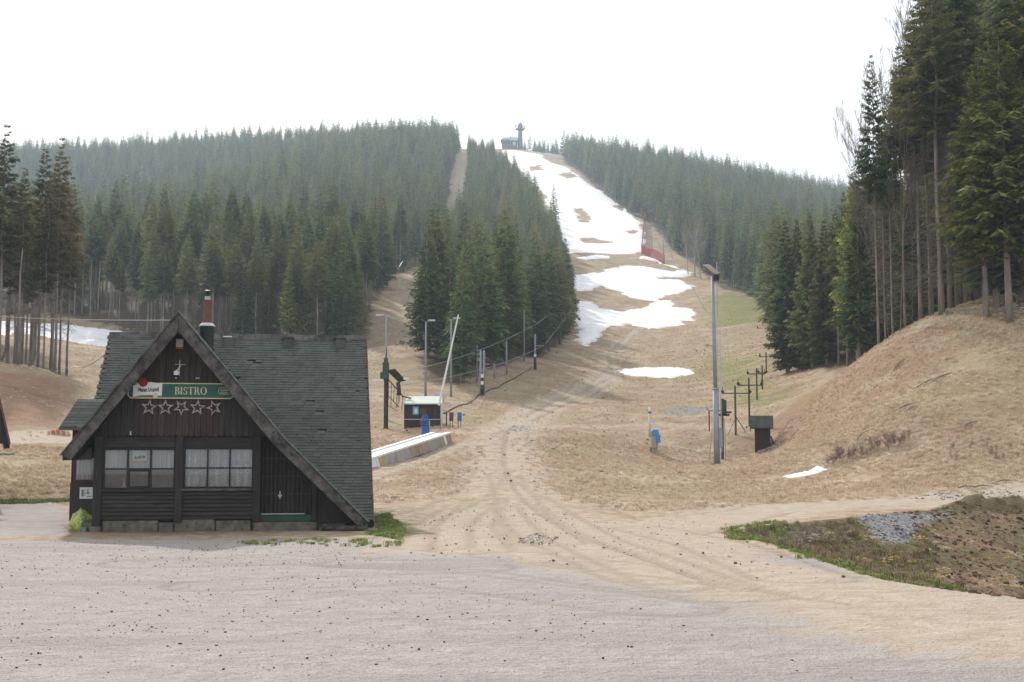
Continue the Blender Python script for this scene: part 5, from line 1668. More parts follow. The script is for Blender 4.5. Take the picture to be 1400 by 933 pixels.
def flood_mast():
    p = at(980.5, 636)
    s = scale_at(p)
    o = empty('floodlight_mast', p, 0, "tall grey floodlight mast with side ladder on the right of the meadow", "floodlight mast")
    z = lambda py: up(p, py)
    q = lambda px: (px - 980.5) / s
    top = z(378)
    MB().tube([(0, 0, -0.3), (q(979.8), 0, z(532))], [0.20, 0.175], 14).build('lower_pole', M_GALV, o, smooth=True)
    MB().tube([(q(979.8), 0, z(532)), (q(979), 0, z(470)), (q(977.8), 0, top)], [0.125, 0.115, 0.10], 14).build('upper_pole', M_GALV, o, smooth=True)
    MB().lathe([(0.21, 0), (0.21, 0.08), (0.16, 0.12)], (q(979.8), 0, z(532) - 0.05), 14).build('pole_joint', M_GALV, o)
    b = MB()
    b.add([(-0.75, -0.55, top + 0.62), (-0.35, -0.65, top + 0.62), (0.30, -0.35, top + 0.12), (0.05, -0.2, top + 0.05), (-0.75, -0.1, top + 0.70), (-0.35, -0.1, top + 0.72), (0.30, 0.2, top + 0.30), (0.0, 0.25, top + 0.22)],
          [(3, 2, 1, 0), (4, 5, 6, 7), (0, 1, 5, 4), (1, 2, 6, 5), (2, 3, 7, 6), (3, 0, 4, 7)])
    lh = b.build('floodlight', M_STEEL, o, bevel=0.04)
    MB().add([(-0.70, -0.585, top + 0.60), (-0.38, -0.665, top + 0.60), (0.22, -0.39, top + 0.13), (0.03, -0.27, top + 0.10)], [(0, 1, 2, 3)]).build('lens', M_OFFW, lh)
    MB().box(-0.05, 0.28, -0.2, 0.15, top - 0.28, top + 0.08).build('bracket', M_IRON, o)
    b = MB()
    xa, xb = q(983.5), q(987.2)
    for x in (xa, xb): b.bar((x, 0, z(618)), (x, 0, z(437)), 0.035)
    zz = z(612)
    while zz < z(440):
        b.bar((xa, 0, zz), (xb, 0, zz), 0.028)
        zz += 0.42
    for py in (600, 560, 520, 480, 445): b.bar((0, 0, z(py)), (xb, 0, z(py)), 0.04)
    b.build('ladder', M_STEEL, o)
    MB().tube([(q(984.3), 0.1, z(440)), (q(984.3), 0.1, z(358))], 0.03, 6).build('rod', M_STEEL, o)
    MB().bar((0, 0, z(473)), (q(968), -0.05, z(473)), 0.05).box(q(967), q(971), -0.1, 0.1, z(474), z(471)).build('bracket_arm', M_GALV, o)
    MB().box(-0.45, 0.42, -0.4, 0.4, -0.3, 0.1).build('footing', M_CONC, o, bevel=0.03)
    MB().box(q(983), q(988), -0.2, 0.05, z(612), z(585)).build('switch_box', M_GALV, o, bevel=0.02)
flood_mast()

def tpylon(px, py, top, arm, x0, x1, label, strut=False):
    p = at(px, py)
    s = scale_at(p)
    o = empty('tee_pylon', p, 0, label, 'lift pylon', 'green tee shaped pylons of the small lift on the right')
    H = up(p, top)
    z = up(p, arm)
    m = M_TEE
    MB().tube([(0, 0, -0.3), (0, 0, H)], [0.075, 0.065], 8).build('post', m, o)
    ar = MB().bar(((x0 - px) / s, 0, z), ((x1 - px) / s, 0, z), 0.08).build('cross_arm', m, o)
    for x in (x0, x1):
        w = MB().lathe([(0.05, -0.02), (0.11, -0.02), (0.11, 0.02), (0.05, 0.02)], (0, 0, 0), 12).build('pulley', M_RUSTDARK, ar, ((x - px) / s, -0.1, z + 0.1))
        w.rotation_euler = (math.pi / 2, 0, 0)
        MB().bar(((x - px) / s, 0, z - 0.05), ((x - px) / s, 0, z + 0.42), 0.05).build('hanger', m, ar)
    if strut:
        MB().bar((0.05, 0, H * 0.36), ((1023 - px) / s, 0.1, -0.05), 0.05).build('strut', m, o)
        MB().bar((-0.05, 0, H * 0.3), ((995 - px) / s, 0.1, -0.05), 0.035).build('strut', m, o)
M_TEE = plain("olive_steel", (0.085, 0.095, 0.06), 0.6, 0.1, 0.2, 2)
tpylon(1006, 595, 527.5, 538, 988.5, 1026, "green tee pylon nearest to the floodlight mast, with side strut", True)
tpylon(1024.8, 583, 517, 527, 1010, 1042, "green tee pylon rising behind the small brown shed")
tpylon(1035, 547, 503.5, 511.5, 1022.5, 1046, "third green tee pylon up the meadow from the mast")
tpylon(1042.5, 533, 499.5, 510, 1037, 1048, "fourth green tee pylon, half hidden behind the third")
tpylon(1047.7, 510, 482, 488, 1039, 1056, "fifth green tee pylon up the meadow near the spruces")
tpylon(1052.5, 467, 436, 449, 1036, 1059, "farthest green tee pylon beside the spruce edge")
def drive():
    p = at(988.5, 628)
    s = scale_at(p)
    o = empty('drag_lift_drive', p, 0, "dark green drag lift drive with hanging bar behind the floodlight mast", "lift drive")
    z = lambda py: up(p, py)
    q = lambda px: (px - 988.5) / s
    MB().bar((q(988), 0, -0.3), (q(988), 0, z(545)), 0.16).build('post', M_LGREEN, o)
    MB().box(q(989), q(991.5), -0.1, 0.2, z(566), z(546)).box(q(992.5), q(994), -0.1, 0.2, z(566), z(547)).build('frame', M_LGREEN, o)
    w = MB().lathe([(0.25, -0.06), (0.36, -0.05), (0.36, 0.05), (0.25, 0.06)], (0, 0, 0), 16).build('bull_wheel', M_RUSTDARK, o, (q(993), -0.15, z(564)))
    MB().box(q(984), q(998), -0.1, 0.15, z(569), z(566)).build('platform', M_RUSTDARK, o)
    MB().bar((q(970), -0.1, z(562)), (q(986), -0.1, z(562)), 0.06).bar((q(970), -0.1, z(562)), (q(970), -0.1, z(590)), 0.07).build('hanging_bar', M_RUSTDARK, o)
    MB().bar((q(992), -0.1, -0.2), (q(990.5), -0.1, z(572)), 0.05).build('pink_stake', plain('pinkish_stake', (0.5, 0.3, 0.25), 0.7), o)
    MB().bar((q(968), -0.4, -0.2), (q(974), -0.2, z(585)), 0.045).build('stay', plain('reddish_stay', (0.42, 0.28, 0.22), 0.7), o)
drive()

def shed():
    p = at(1043, 616)
    s = scale_at(p)
    o = empty('lift_shed', p, rad(-12), "small dark brown shed with grey pitched roof at the foot of the grass bank", "shed")
    W, H = 21.5 / s, up(p, 585)
    MB().box(-W / 2 + 0.02, W / 2 - 0.02, 0.02, 1.0, -0.4, H).build('wall', M_CABIN, o)
    n = 6
    for k in range(n):
        MB().box(-W / 2 + W * k / n, -W / 2 + W * (k + 1) / n - 0.012, -0.01, 0.018, -0.1, H).build('plank', M_CABIN, o)
    b = MB()
    x0, x1 = -W / 2 - 0.28, W / 2 + 0.18
    b.add([(x0, -0.35, H - 0.05), (x1, -0.35, H - 0.05), (x1, 0.55, H + 0.72), (x0, 0.55, H + 0.72), (x0, -0.35, H + 0.03), (x1, -0.35, H + 0.03), (x1, 0.55, H + 0.80), (x0, 0.55, H + 0.80)],
          [(3, 2, 1, 0), (4, 5, 6, 7), (0, 1, 5, 4), (1, 2, 6, 5), (2, 3, 7, 6), (3, 0, 4, 7)])
    b.add([(x1, 1.35, H - 0.05), (x0, 1.35, H - 0.05), (x0, 0.552, H + 0.72), (x1, 0.552, H + 0.72), (x1, 1.35, H + 0.03), (x0, 1.35, H + 0.03), (x0, 0.552, H + 0.80), (x1, 0.552, H + 0.80)],
          [(3, 2, 1, 0), (4, 5, 6, 7), (0, 1, 5, 4), (1, 2, 6, 5), (2, 3, 7, 6), (3, 0, 4, 7)])
    b.build('roof', plain('grey_felt', (0.075, 0.075, 0.07), 0.9, 0, 0.3), o)
    MB().bar((x0 + 0.02, -0.33, H - 0.25), (x0 + 0.02, -0.33, H + 0.15), 0.06).build('verge_end', M_GREYWOOD, o)
    MB().bar((W / 2 + 0.3, 0.1, -0.2), (W / 2 + 0.02, 0.3, H * 0.62), 0.09, 0.05).build('lean_board', M_GREYWOOD, o)
    MB().bar((W / 2 + 0.55, 0.0, -0.1), (W / 2 + 0.1, 0.25, H * 0.4), 0.1, 0.05).build('lean_board', M_CABIN, o)
    MB().bar((-W / 2 + 0.2, -0.4, -0.05), (W / 2 + 0.1, -0.25, 0.22), 0.16, 0.05).build('ramp_board', M_GREYBOARD, o)
shed()

# ------------------------------------------------------------------ left margin: neighbouring hut, table, tiles
def neighbour():
    p = Vector((*xd(0, 44)[:2], 0))
    o = empty('neighbour_hut', (p.x, p.y, 0), rad(24), "dark steep roofed hut cut off by the left picture edge", "hut")
    z = lambda py: up(p, py)
    q = lambda px: (px) / scale_at(p)
    x_t, x_b = q(-16), q(14.5)
    zt, zb = z(440), z(607)
    xm = x_t - 0.3
    xl = xm - (x_b - xm)
    b = MB()
    def sl(xa, za, xb, zb_):
        vs = [(xa, -0.3, za), (xb, -0.3, zb_), (xb, 6, zb_), (xa, 6, za)]
        b.add(vs + [(v[0], v[1], v[2] - 0.16) for v in vs], [(0, 1, 2, 3), (7, 6, 5, 4), (0, 4, 5, 1), (1, 5, 6, 2), (2, 6, 7, 3), (3, 7, 4, 0)])
    sl(xm, zt, x_b, zb)
    sl(xl, zb, xm, zt)
    b.build('roof', M_SHINGLE, o)
    MB().prism([(xm, zt - 0.15), (xl + 0.1, zb), (x_b - 0.1, zb)], -0.1, 0.0).build('gable', M_WOOD, o)
    b = MB()
    b.bar((xm, -0.33, zt), (x_b, -0.33, zb), 0.03, 0.06)
    b.build('verge_board', plain('red_verge', (0.20, 0.06, 0.055), 0.7), o)
    MB().box(xl + 0.4, x_b - 0.35, 0, 5.5, zb - 0.34, zb - 0.05).build('wall', M_OFFW, o)
    MB().box(xl + 0.4, x_b - 0.75, 0.05, 5.5, -0.2, zb - 0.345).build('base_wall', M_WOOD, o)
neighbour()
def table():
    p = Vector((*xd(-8, 40)[:2], 0))
    p.z = gz(p.x, p.y)
    o = empty('garden_table', p, rad(5), "flat green topped table by the hut at the left picture edge", "table")
    t = up(p, 620)
    MB().box(-0.9, 0.58, -0.4, 0.4, t - 0.05, t).build('tabletop', plain('green_table', (0.13, 0.23, 0.21), 0.5), o, bevel=0.01)
    for x in (-0.75, -0.35):
        for y in (-0.3, 0.3): MB().bar((x, y, -0.1), (x, y, t - 0.055), 0.06).build('leg', M_GREYWOOD, o)
table()
def tiles():
    p = at(81, 596)
    s = scale_at(p)
    o = empty('tile_stack', p, rad(10), "low stack of orange roof tiles on the gravel road left of the hut", "tile stack")
    M_TILE = plain('orange_tile', (0.48, 0.20, 0.10), 0.8, 0, 0.3, 5)
    M_TILE2 = plain('pale_tile', (0.62, 0.50, 0.42), 0.8, 0, 0.3, 5)
    g = random.Random(2)
    for k in range(12):
        x = -0.55 + k * 0.095
        h_ = 0.36 - 0.02 * abs(k - 5)
        b = MB().add([(x, 0, -0.05), (x + 0.075, 0, -0.05), (x + 0.075 - 0.12, 0.1, h_), (x - 0.12, 0.1, h_), (x, 0.45, -0.05), (x + 0.075, 0.45, -0.05), (x + 0.075 - 0.12, 0.55, h_), (x - 0.12, 0.55, h_)],
                     [(0, 1, 2, 3), (7, 6, 5, 4), (0, 4, 5, 1), (1, 5, 6, 2), (2, 6, 7, 3), (3, 7, 4, 0)])
        b.build('tile', M_TILE2 if k % 3 == 1 else M_TILE, o)
tiles()

# ------------------------------------------------------------------ summit: lookout tower and lodge, safety nets, masts beside the piste
def summit():
    d = 985
    z0 = float(P(700, 204, d)[2])
    s = FPX / (d * 1.01)
    o = empty('lookout_tower', (*xd(711.5, d), z0), 0, "slim round lookout tower with galleries on the summit", "tower")
    z = lambda py: float(P(700, py, d)[2]) - z0
    M_T = plain('tower_render', (0.20, 0.20, 0.22), 0.8)
    MB().lathe([(2.4, -6), (1.9, z(190)), (1.7, z(180)), (1.7, z(177))], (0, 0, 0), 16).build('shaft', M_T, o)
    MB().lathe([(1.8, z(178.5)), (3.2, z(178)), (3.2, z(176)), (2.0, z(175.5))], (0, 0, 0), 16).build('gallery', M_T, o)
    MB().lathe([(2.0, z(175.5)), (2.2, z(172)), (1.5, z(170)), (0.5, z(168)), (0.15, z(167))], (0, 0, 0), 16).build('cabin', M_T, o)
    MB().tube([(0, 0, z(167.5)), (0, 0, z(162.5))], 0.2, 6).build('spire', M_T, o)
    b = MB()
    for x, y0, y1 in ((-3.4, 178, 171), (2.9, 176, 169), (3.7, 177, 172)): b.bar((x, -0.5, z(y0)), (x, -0.5, z(y1)), 0.5)
    b.box(-4.2, -2.9, -1, 0, z(173.5), z(172)).box(-4.2, -1.7, -1, 0, z(178), z(177.2)).box(1.7, 4, -1, 0, z(176.5), z(175.4))
    b.build('antennas', M_T, o)
    o = empty('mountain_lodge', (*xd(697, d - 6), z0), 0, "summit lodge with pale green roof left of the lookout tower", "lodge")
    W = 11 / s
    MB().box(-W, W * 0.95, 0, 10, -6, z(194)).build('wall', plain('lodge_wall', (0.16, 0.13, 0.14), 0.8), o)
    b = MB()
    b.add([(-W - 1, -1.2, z(194.3)), (W, -1.2, z(194.3)), (W, 5, z(188.3)), (-W + 1.3, 5, z(188.3)), (-W - 1, 11, z(194.3)), (W, 11, z(194.3))], [(0, 1, 2, 3), (3, 2, 5, 4), (0, 3, 4), (1, 5, 2), (0, 4, 5, 1)])
    b.build('roof', plain('copper_green', (0.20, 0.34, 0.29), 0.7), o)
    for k in range(5): MB().box(-W + 1.2 + k * 2.0, -W + 2.2 + k * 2.0, -0.08, 0, z(199), z(196.5)).build('window', plain('lodge_glass', (0.05, 0.06, 0.07), 0.2), o)
    MB().box(0.2, W - 0.5, -1.3, -1.05, z(195.2), z(194.2)).build('snow_strip', M_WHITE, o)
    MB().box(2.4, 4.6, -3, -0.5, z(203), z(198)).build('porch', M_OFFW, o)
    MB().box(0.3, 1.1, 4.5, 5.5, z(189.5), z(186.5)).build('chimney', M_T, o)
summit()
def net_material():
    t = NT("red_safety_net")
    w1 = t.math('SINE', t.math('MULTIPLY', t.n.new("ShaderNodeSeparateXYZ").outputs[2], 1.0))
    c = t.mix(t.ramp(t.noise(1.5, 3, 0.6), 0.3, 0.7), (0.42, 0.05, 0.05), (0.55, 0.11, 0.10))
    return t.done(c, 0.8)
M_NET = net_material()
def nets():
    rows = [("upper red safety net at the right edge of the snow", [(858, 280), (864, 284), (871, 288), (879, 296)], 9), ("red safety net seen edge on along the piste corner", [(880.5, 298), (880, 315), (878, 335), (877, 346)], 8),
            ("lower red safety net between snow and light masts", [(877, 347), (890, 353), (909, 361.5)], 12)]
    for lab, pts, hp in rows:
        q = [at(a, b) for a, b in pts]
        o = empty('safety_net', q[0], 0, lab, 'safety net', 'red safety nets along the piste')
        H = hp / scale_at(q[0])
        dn = []
        for a, b in zip(q[:-1], q[1:]):
            n = max(2, int((b - a).length / 2.0))
            dn += [a.lerp(b, k / n) for k in range(n)]
        dn.append(q[-1])
        for v in dn: v.z = gz(v.x, v.y)
        dn = [v - q[0] for v in dn]
        po = MB()
        for v in dn: po.bar(v - Vector((0, 0, 0.2)), v + Vector((0, 0, H + 0.15)), 0.09)
        po.build('poles', plain('pole_red', (0.35, 0.06, 0.06), 0.6), o)
        b = MB()                                             # woven from bars with gaps
        for a, c in zip(dn[:-1], dn[1:]):
            n = 7
            for k in range(n):
                z = 0.15 + (H - 0.15) * k / (n - 1)
                b.bar(a + Vector((0, 0, z)), c + Vector((0, 0, z)), 0.04, 0.13)
            for k in range(5):
                e = a.lerp(c, k / 5)
                b.bar(e + Vector((0, 0, 0.1)), e + Vector((0, 0, H)), 0.10, 0.04)
        b.build('mesh_net', M_NET, o)
nets()
light_mast(891.6, 346, 315.5, "light mast behind the red net, left of two", -1, "light masts beside the upper piste", 0.16)
light_mast(907.4, 361, 322, "light mast at the right end of the lower red net", -1, "light masts beside the upper piste", 0.18)
for a, b_, lab in (((905, 345), (898, 327), "leaning pole between the two light masts at the piste"), ((920, 354), (914, 334), "leaning pole right of the light masts at the piste"), ((966, 425), (946, 393), "thin leaning pole on the grass above the lowest snow")):
    p = at(*a)
    e = Vector(P(b_[0], b_[1], p.y)) - p
    tag(MB().tube([(0, 0, -0.3), e], 0.10, 6).build('snow_lance', M_STEEL, None, p), lab, 'snow lance', 'leaning snow lances')

# ------------------------------------------------------------------ tall trees by hand on the right bank
def put(px, d, top, var, label, wide=1.0, group="tall spruces on the right bank", name='spruce_tree', rz=None):
    x, y = xd(px, d)
    z = gz(x, y)
    H = float(P(px, top, d)[2]) - z
    return tree((x, y, z), H, var, R.uniform(0, 6.28) if rz is None else rz, label, group, name, wide)
N, NF, GO = V_NEAR, V_NEARFULL, V_GOLD
put(393, 166, 352, V_GOLD[0], "yellowish full spruce standing out in the front row behind the hut roof", 0.75, "spruces in the front row behind the hut")
HAND = [
 (1203, 83, 74, N[0], "slender spruce with ragged crown at the left tip of the bank", 0.6),
 (1213, 86, 150, N[1], "thin spruce close behind the ragged one at the bank tip", 0.5),
 (1223, 85, 110, N[2], "slim spruce with grey dead branches, third from the bank tip", 0.5),
 (1240, 84, 62, N[3], "sparse spruce beside the tall bare twigged birch", 0.6),
 (1262, 83, 20, N[0], "tall spruce with many dead lower branches in mid bank", 0.9),
 (1277, 84, -25, N[1], "tall dark spruce left of the thick leaning trunk", 0.95),
 (1291, 80, -60, N[2], "thick trunked spruce beside the broken stump on the bank", 1.1),
 (1303, 82, -30, N[3], "tall spruce just right of the broken stump", 0.95),
 (1314, 84, -90, N[0], "very tall dark spruce between the stump and the sunlit trees", 1.0),
 (1326, 83, -70, N[1], "very tall spruce left of the sunlit yellow green trees", 1.0),
 (1352, 76, 70, GO[0], "sunlit yellow green spruce, left one at the bank edge", 1.05),
 (1367, 77, 30, GO[1], "sunlit yellow green spruce, middle one at the bank edge", 1.0),
 (1384, 74, 40, GO[0], "sunlit yellow green spruce with its foot low on the bank", 1.15),
 (1408, 77, -70, NF[0], "big dark spruce at the right picture edge", 1.3),
 (1430, 76, -60, GO[1], "spruce cut off by the right picture edge", 1.2),
 (1078, 126, 302, NF[1], "broad dark green spruce furthest left of the right edge wood", 0.95),
 (1094, 129, 300, NF[2], "dark green spruce second in the right edge wood", 0.85),
 (1112, 121, 292, NF[0], "dense dark green spruce, third in the right edge wood", 0.95),
 (1132, 116, 300, NF[1], "full dark spruce with drooping boughs above the valley foot", 0.9),
 (1148, 112, 286, N[1], "brownish spruce with dead lower boughs above the valley foot", 0.9),
 (1160, 108, 262, N[3], "tall thin trunked spruce left of the bank ridge", 0.8),
 (1174, 101, 226, GO[1], "olive green spruce leaning over the bank ridge", 0.75),
 (1186, 97, 205, N[2], "dark spruce directly behind the bank ridge", 0.85),
]
for px, d, top, var, lab, wd in HAND: put(px, d, top, var, lab, wd)
g = random.Random(77)
for k in range(46):
    px = g.uniform(1150, 1440)
    d = g.uniform(88, 128)
    if px < 1200 and d < 100: d += 12
    if px < 1215: continue
    top = 300 - (px - 1165) * 1.5 + g.uniform(-60, 60) if px < 1300 else g.uniform(-120, 60)
    put(px, d, top, g.choice(V_MID), "tall dark spruce in the inner rows of the right bank wood", g.uniform(0.8, 1.1), "inner spruces of the right bank wood")

# ------------------------------------------------------------------ leafless trees and shrubs
def bare_mesh(seed, h, r, spread=0.35, levels=4, kids=5, name='branches', mats=None):
    g = random.Random(seed)
    b = MB()
    def grow(p, d, L, r_, lv):
        n = 4
        pts = [p]
        dd = d.copy()
        for i in range(n):
            dd = (dd + Vector((g.uniform(-1, 1), g.uniform(-1, 1), g.uniform(-0.2, 0.7))) * 0.10).normalized()
            pts.append(pts[-1] + dd * L / n)
        b.mat(0 if lv == 0 else 1)
        b.tube(pts, [r_ * (1 - 0.75 * i / n) + 0.004 for i in range(n + 1)], 6 if lv == 0 else 3, False)
        if lv >= levels: return
        k = kids * (2.6 if lv == 0 else 1)
        for j in range(int(k)):
            t = g.uniform(0.3 if lv == 0 else 0.2, 1.0)
            q = pts[min(n - 1, int(t * n))].lerp(pts[min(n, int(t * n) + 1)], (t * n) % 1)
            a = g.uniform(0, 6.28)
            side = Vector((math.cos(a), math.sin(a), 0))
            nd = (dd * 0.75 + side * spread * 2.0 + Vector((0, 0, 0.35))).normalized()
            grow(q, nd, L * g.uniform(0.28, 0.5) * (1.1 - 0.4 * t), r_ * 0.38 * (1.2 - 0.6 * t) + 0.003, lv + 1)
    grow(Vector((0, 0, -0.3)), Vector((0, 0, 1)), h, r, 0)
    return b.mesh(name, mats or [M_BIRCH, M_TWIG], True)
M_BIRCH = plain("birch_bark", (0.42, 0.39, 0.37), 0.85, 0, 0.3, 2.0, 0.3, (1, 1, 3), dirt=(0.12, 0.10, 0.09))
M_TWIGF = plain("grey_brown_twigs", (0.26, 0.21, 0.19), 0.9, 0, 0.3, 2.0, 0.1)
BV = [bare_mesh(i, 12, 0.02, 0.20, 3, 7, mats=[M_TWIG, M_TWIG]) for i in range(3)]
M_TWIGR = plain("reddish_twigs", (0.30, 0.20, 0.17), 0.9, 0, 0.3, 2.0, 0.1)
BS = [bare_mesh(20 + i, 1.6, 0.014, 0.6, 2, 9, mats=[M_TWIGR, M_TWIGR]) for i in range(3)]
BVT = [bare_mesh(40 + i, 12, 0.13, 0.26, 3, 6, mats=[M_BIRCH, M_TWIGF]) for i in range(3)]
def bare(px, py, top, k, label, group, d=None, wide=1.0, dark=False):
    p = at(px, py) if d is None else Vector((*xd(px, d), gz(*xd(px, d))))
    H = up(p, top)
    o = empty('bare_tree', p, R.uniform(0, 6), label, 'tree', group)
    o.scale = (H / 12 * wide, H / 12 * wide, H / 12)
    inst('branches', (BVT if d is None else BV)[k % 3], o)
    return o
bare(1233, 0, 66, 0, "tall leafless birch with fine twigs above the left spruces of the bank", None, 82, 0.9)
bare(1250, 0, 60, 1, "leafless birch with thin upright twigs behind the tall birch", None, 85, 0.7)
bare(1218, 0, 170, 2, "leafless birch leaning left over the bank ridge", None, 84, 0.8).rotation_euler = (0, rad(-9), 1.0)
gb = "leafless birches at the wood edge above the meadow"
for i, (px, py, top) in enumerate([(1003, 392, 338), (1006, 392, 330), (1000, 390, 345)]):
    bare(px, py, top, i, "pale stemmed leafless birch in the small group right of the floodlight", gb, wide=0.8)
for i, (px, py, top) in enumerate([(1032, 405, 362), (1037, 408, 366), (1042, 410, 360), (1047, 411, 368), (1053, 411, 362), (1058, 412, 370), (1036, 404, 358)]):
    bare(px, py, top, i, "thin leafless birch in the grey thicket at the meadow's upper right", gb, wide=0.9)
for px, py, top, k in ((950, 378, 306, 0), (941, 376, 322, 1), (958, 382, 318, 2)):
    bare(px, py, top, k, ["tallest brownish leafless tree at the right end of the snow strip", "lower brownish leafless tree left of the tallest one at the snow strip's end", "brownish leafless tree right of the tallest one at the snow strip's end"][k], "leafless trees at the end of the snow strip", wide=1.5)
for i in range(26):
    t = i / 25
    px, py = 1132 + 112 * t + R.uniform(-4, 4), 639 - 34 * t + R.uniform(-4, 3)
    p = at(px, py)
    o = inst('bare_shrub', BS[i % 3], None, p, (0, 0, R.uniform(0, 6)), R.uniform(0.28, 0.55))
    tag(o, "low reddish leafless shrub in the row at the foot of the grass bank", 'shrub', 'leafless shrubs at the foot of the bank')
for i in range(14):
    p = at(R.uniform(1285, 1400), R.uniform(612, 632))
    tag(inst('bare_shrub', BS[i % 3], None, p, (0, 0, R.uniform(0, 6)), R.uniform(0.15, 0.3)), "small dead shrub scattered on the lower right bank", 'shrub', 'dead shrubs on the lower right bank')

# stump, fallen wood
p = at(1296, 421)
s_ = scale_at(p)
st = empty('tree_stump', p, 0, "broken pale topped tree stump on the crest of the bank", "stump")
g2 = random.Random(4)
b = MB()
ring = []
n = 12
for i in range(n):
    a = 6.283 * i / n
    ring.append((a, 1.0 + 0.25 * math.sin(3 * a)))
vs = [(0.34 * math.cos(a), 0.34 * math.sin(a), -0.3) for a, _ in ring] + [(0.27 * math.cos(a), 0.27 * math.sin(a), 0.62 * k + g2.uniform(-0.1, 0.2)) for a, k in ring] + [(0, 0, 0.5)]
b.add(vs, [(i, (i + 1) % n, (i + 1) % n + n, i + n) for i in range(n)])
b.mat(1).add([vs[n + i] for i in range(n)] + [(0, 0, 0.5)], [(i, (i + 1) % n, n) for i in range(n)])
b.build('stump_wood', [M_BARK, plain('fresh_wood', (0.5, 0.36, 0.24), 0.8)], st)
o = MB().box(-0.12, 0.12, -0.02, 0.02, 0, 0.4).build('paper_scrap', M_WHITE, None, (p.x + 0.1, p.y - 0.5, gz(p.x + 0.1, p.y - 0.5) + 0.02))
o.rotation_euler = (rad(-40), rad(20), 0.4)
tag(o, "white scrap lying against the broken stump", "scrap")
for px, py, L, a in ((1232, 498, 1.6, 0.5), (1240, 557, 1.8, 0.3), (1247, 560, 1.2, 0.7), (1222, 560, 0.9, 1.2), (1180, 596, 1.0, 0.6), (1330, 580, 1.0, 0.4), (1270, 523, 2.2, 0.4), (1290, 516, 1.6, 0.3), (1085, 598, 1.6, 0.8), (1345, 667, 0.9, 0.2), (1322, 668, 0.8, 0.3), (1374, 660, 0.7, 0.1)):
    p = at(px, py)
    b = MB()
    b.tube([(-L / 2, 0, 0.05), (0, 0.1, 0.10), (L / 2, 0, 0.04)], [0.025, 0.03, 0.01], 5)
    b.tube([(0, 0.1, 0.09), (L * 0.3, 0.45, 0.14)], [0.016, 0.006], 4).tube([(-L * 0.2, 0.05, 0.08), (L * 0.05, -0.3, 0.12)], [0.014, 0.005], 4)
    sl = math.atan2(gz(p.x + 0.5, p.y) - gz(p.x - 0.5, p.y), 1.0)
    o = b.build('fallen_branch', M_TWIG, None, p)
    o.rotation_euler = (0, -sl, a)
    tag(o, "broken grey branch lying on the dry grass bank", 'branch', 'fallen branches on the bank')

# ------------------------------------------------------------------ grass, stones, flowers
def grass_src(seed, n, h, spread, m, w=0.012):
    g = random.Random(seed)
    b = MB()
    for i in range(n):
        a, r_ = g.uniform(0, 6.28), g.uniform(0, spread)
        x, y = r_ * math.cos(a), r_ * math.sin(a)
        k = g.uniform(0.5, 1.1) * h
        la, ll = g.uniform(0, 6.28), g.uniform(0.2, 0.9) * k
        ex, ey = math.cos(la) * ll, math.sin(la) * ll
        px_, py_ = -math.sin(la) * w, math.cos(la) * w
        b.add([(x - px_, y - py_, -0.02), (x + px_, y + py_, -0.02), (x + ex * 0.5 + px_ * 0.8, y + ey * 0.5 + py_ * 0.8, k * 0.7), (x + ex * 0.5 - px_ * 0.8, y + ey * 0.5 - py_ * 0.8, k * 0.7), (x + ex, y + ey, k * 0.85)], [(0, 1, 2, 3), (3, 2, 4)])
    return source('tuft', b.mesh('tuft', m))
def blade(name, a, c, e):
    t = NT(name)
    r = t.rnd()
    col = t.mix(r, a, c)
    col = t.mix(t.ramp(r, 0.8, 1.0), col, e)
    return t.done(col, 0.8, None, 0, 0.15)
M_DRY = blade("dry_grass", (0.58, 0.455, 0.32), (0.78, 0.66, 0.50), (0.44, 0.30, 0.20))
M_FRESH = blade("fresh_grass", (0.17, 0.23, 0.06), (0.28, 0.32, 0.11), (0.36, 0.34, 0.15))
M_WEED = blade("withered_weeds", (0.20, 0.145, 0.085), (0.38, 0.29, 0.19), (0.13, 0.15, 0.05))
M_FLOWER = blade("yellow_flowers", (0.55, 0.36, 0.02), (0.70, 0.48, 0.03), (0.45, 0.25, 0.02))
DRY = [grass_src(i, 26, 0.22, 0.22, M_DRY) for i in range(3)]
FRESH = [grass_src(10 + i, 30, 0.14, 0.2, M_FRESH) for i in range(2)]
WEED = [grass_src(20 + i, 26, 0.34, 0.22, M_WEED, 0.010) for i in range(3)]
def spread_pts(poly, n, seed, reject=None):
    q = np.array(poly)
    g = np.random.default_rng(seed)
    x0, y0 = q.min(0); x1, y1 = q.max(0)
    X = g.uniform(x0, x1, n * 3); Y = g.uniform(y0, y1, n * 3)
    m = sdf(X, Y, q) > 0
    if reject is not None: m &= reject(X, Y)
    X, Y = X[m][:n], Y[m][:n]
    return X, Y
def strew(name, X, Y, srcs, smin, smax, seed, sink=0.0):
    g = np.random.default_rng(seed)
    n = len(X)
    Z = height(X, Y) - sink
    return scatter(name, np.stack([X, Y, Z], 1), g.uniform(0, 6.28, n).astype(np.float32), g.uniform(smin, smax, n).astype(np.float32), g.integers(0, len(srcs), n).astype(np.int32), srcs)
ALLTR = list(TR.values())
FANP = plan([(560, 760), (570, 720), (600, 700), (680, 680), (740, 690), (850, 715), (980, 700), (1000, 725), (1060, 750), (1180, 800), (1000, 800), (760, 770)])
HUTP = [tuple(hw(a, b)[:2]) for a, b in ((-3.4, -0.9), (5.6, -0.9), (5.6, 11), (-3.4, 11))]
SNOWP = plan([(1060, 655), (1095, 643), (1124, 636), (1133, 642), (1110, 653), (1080, 658)])
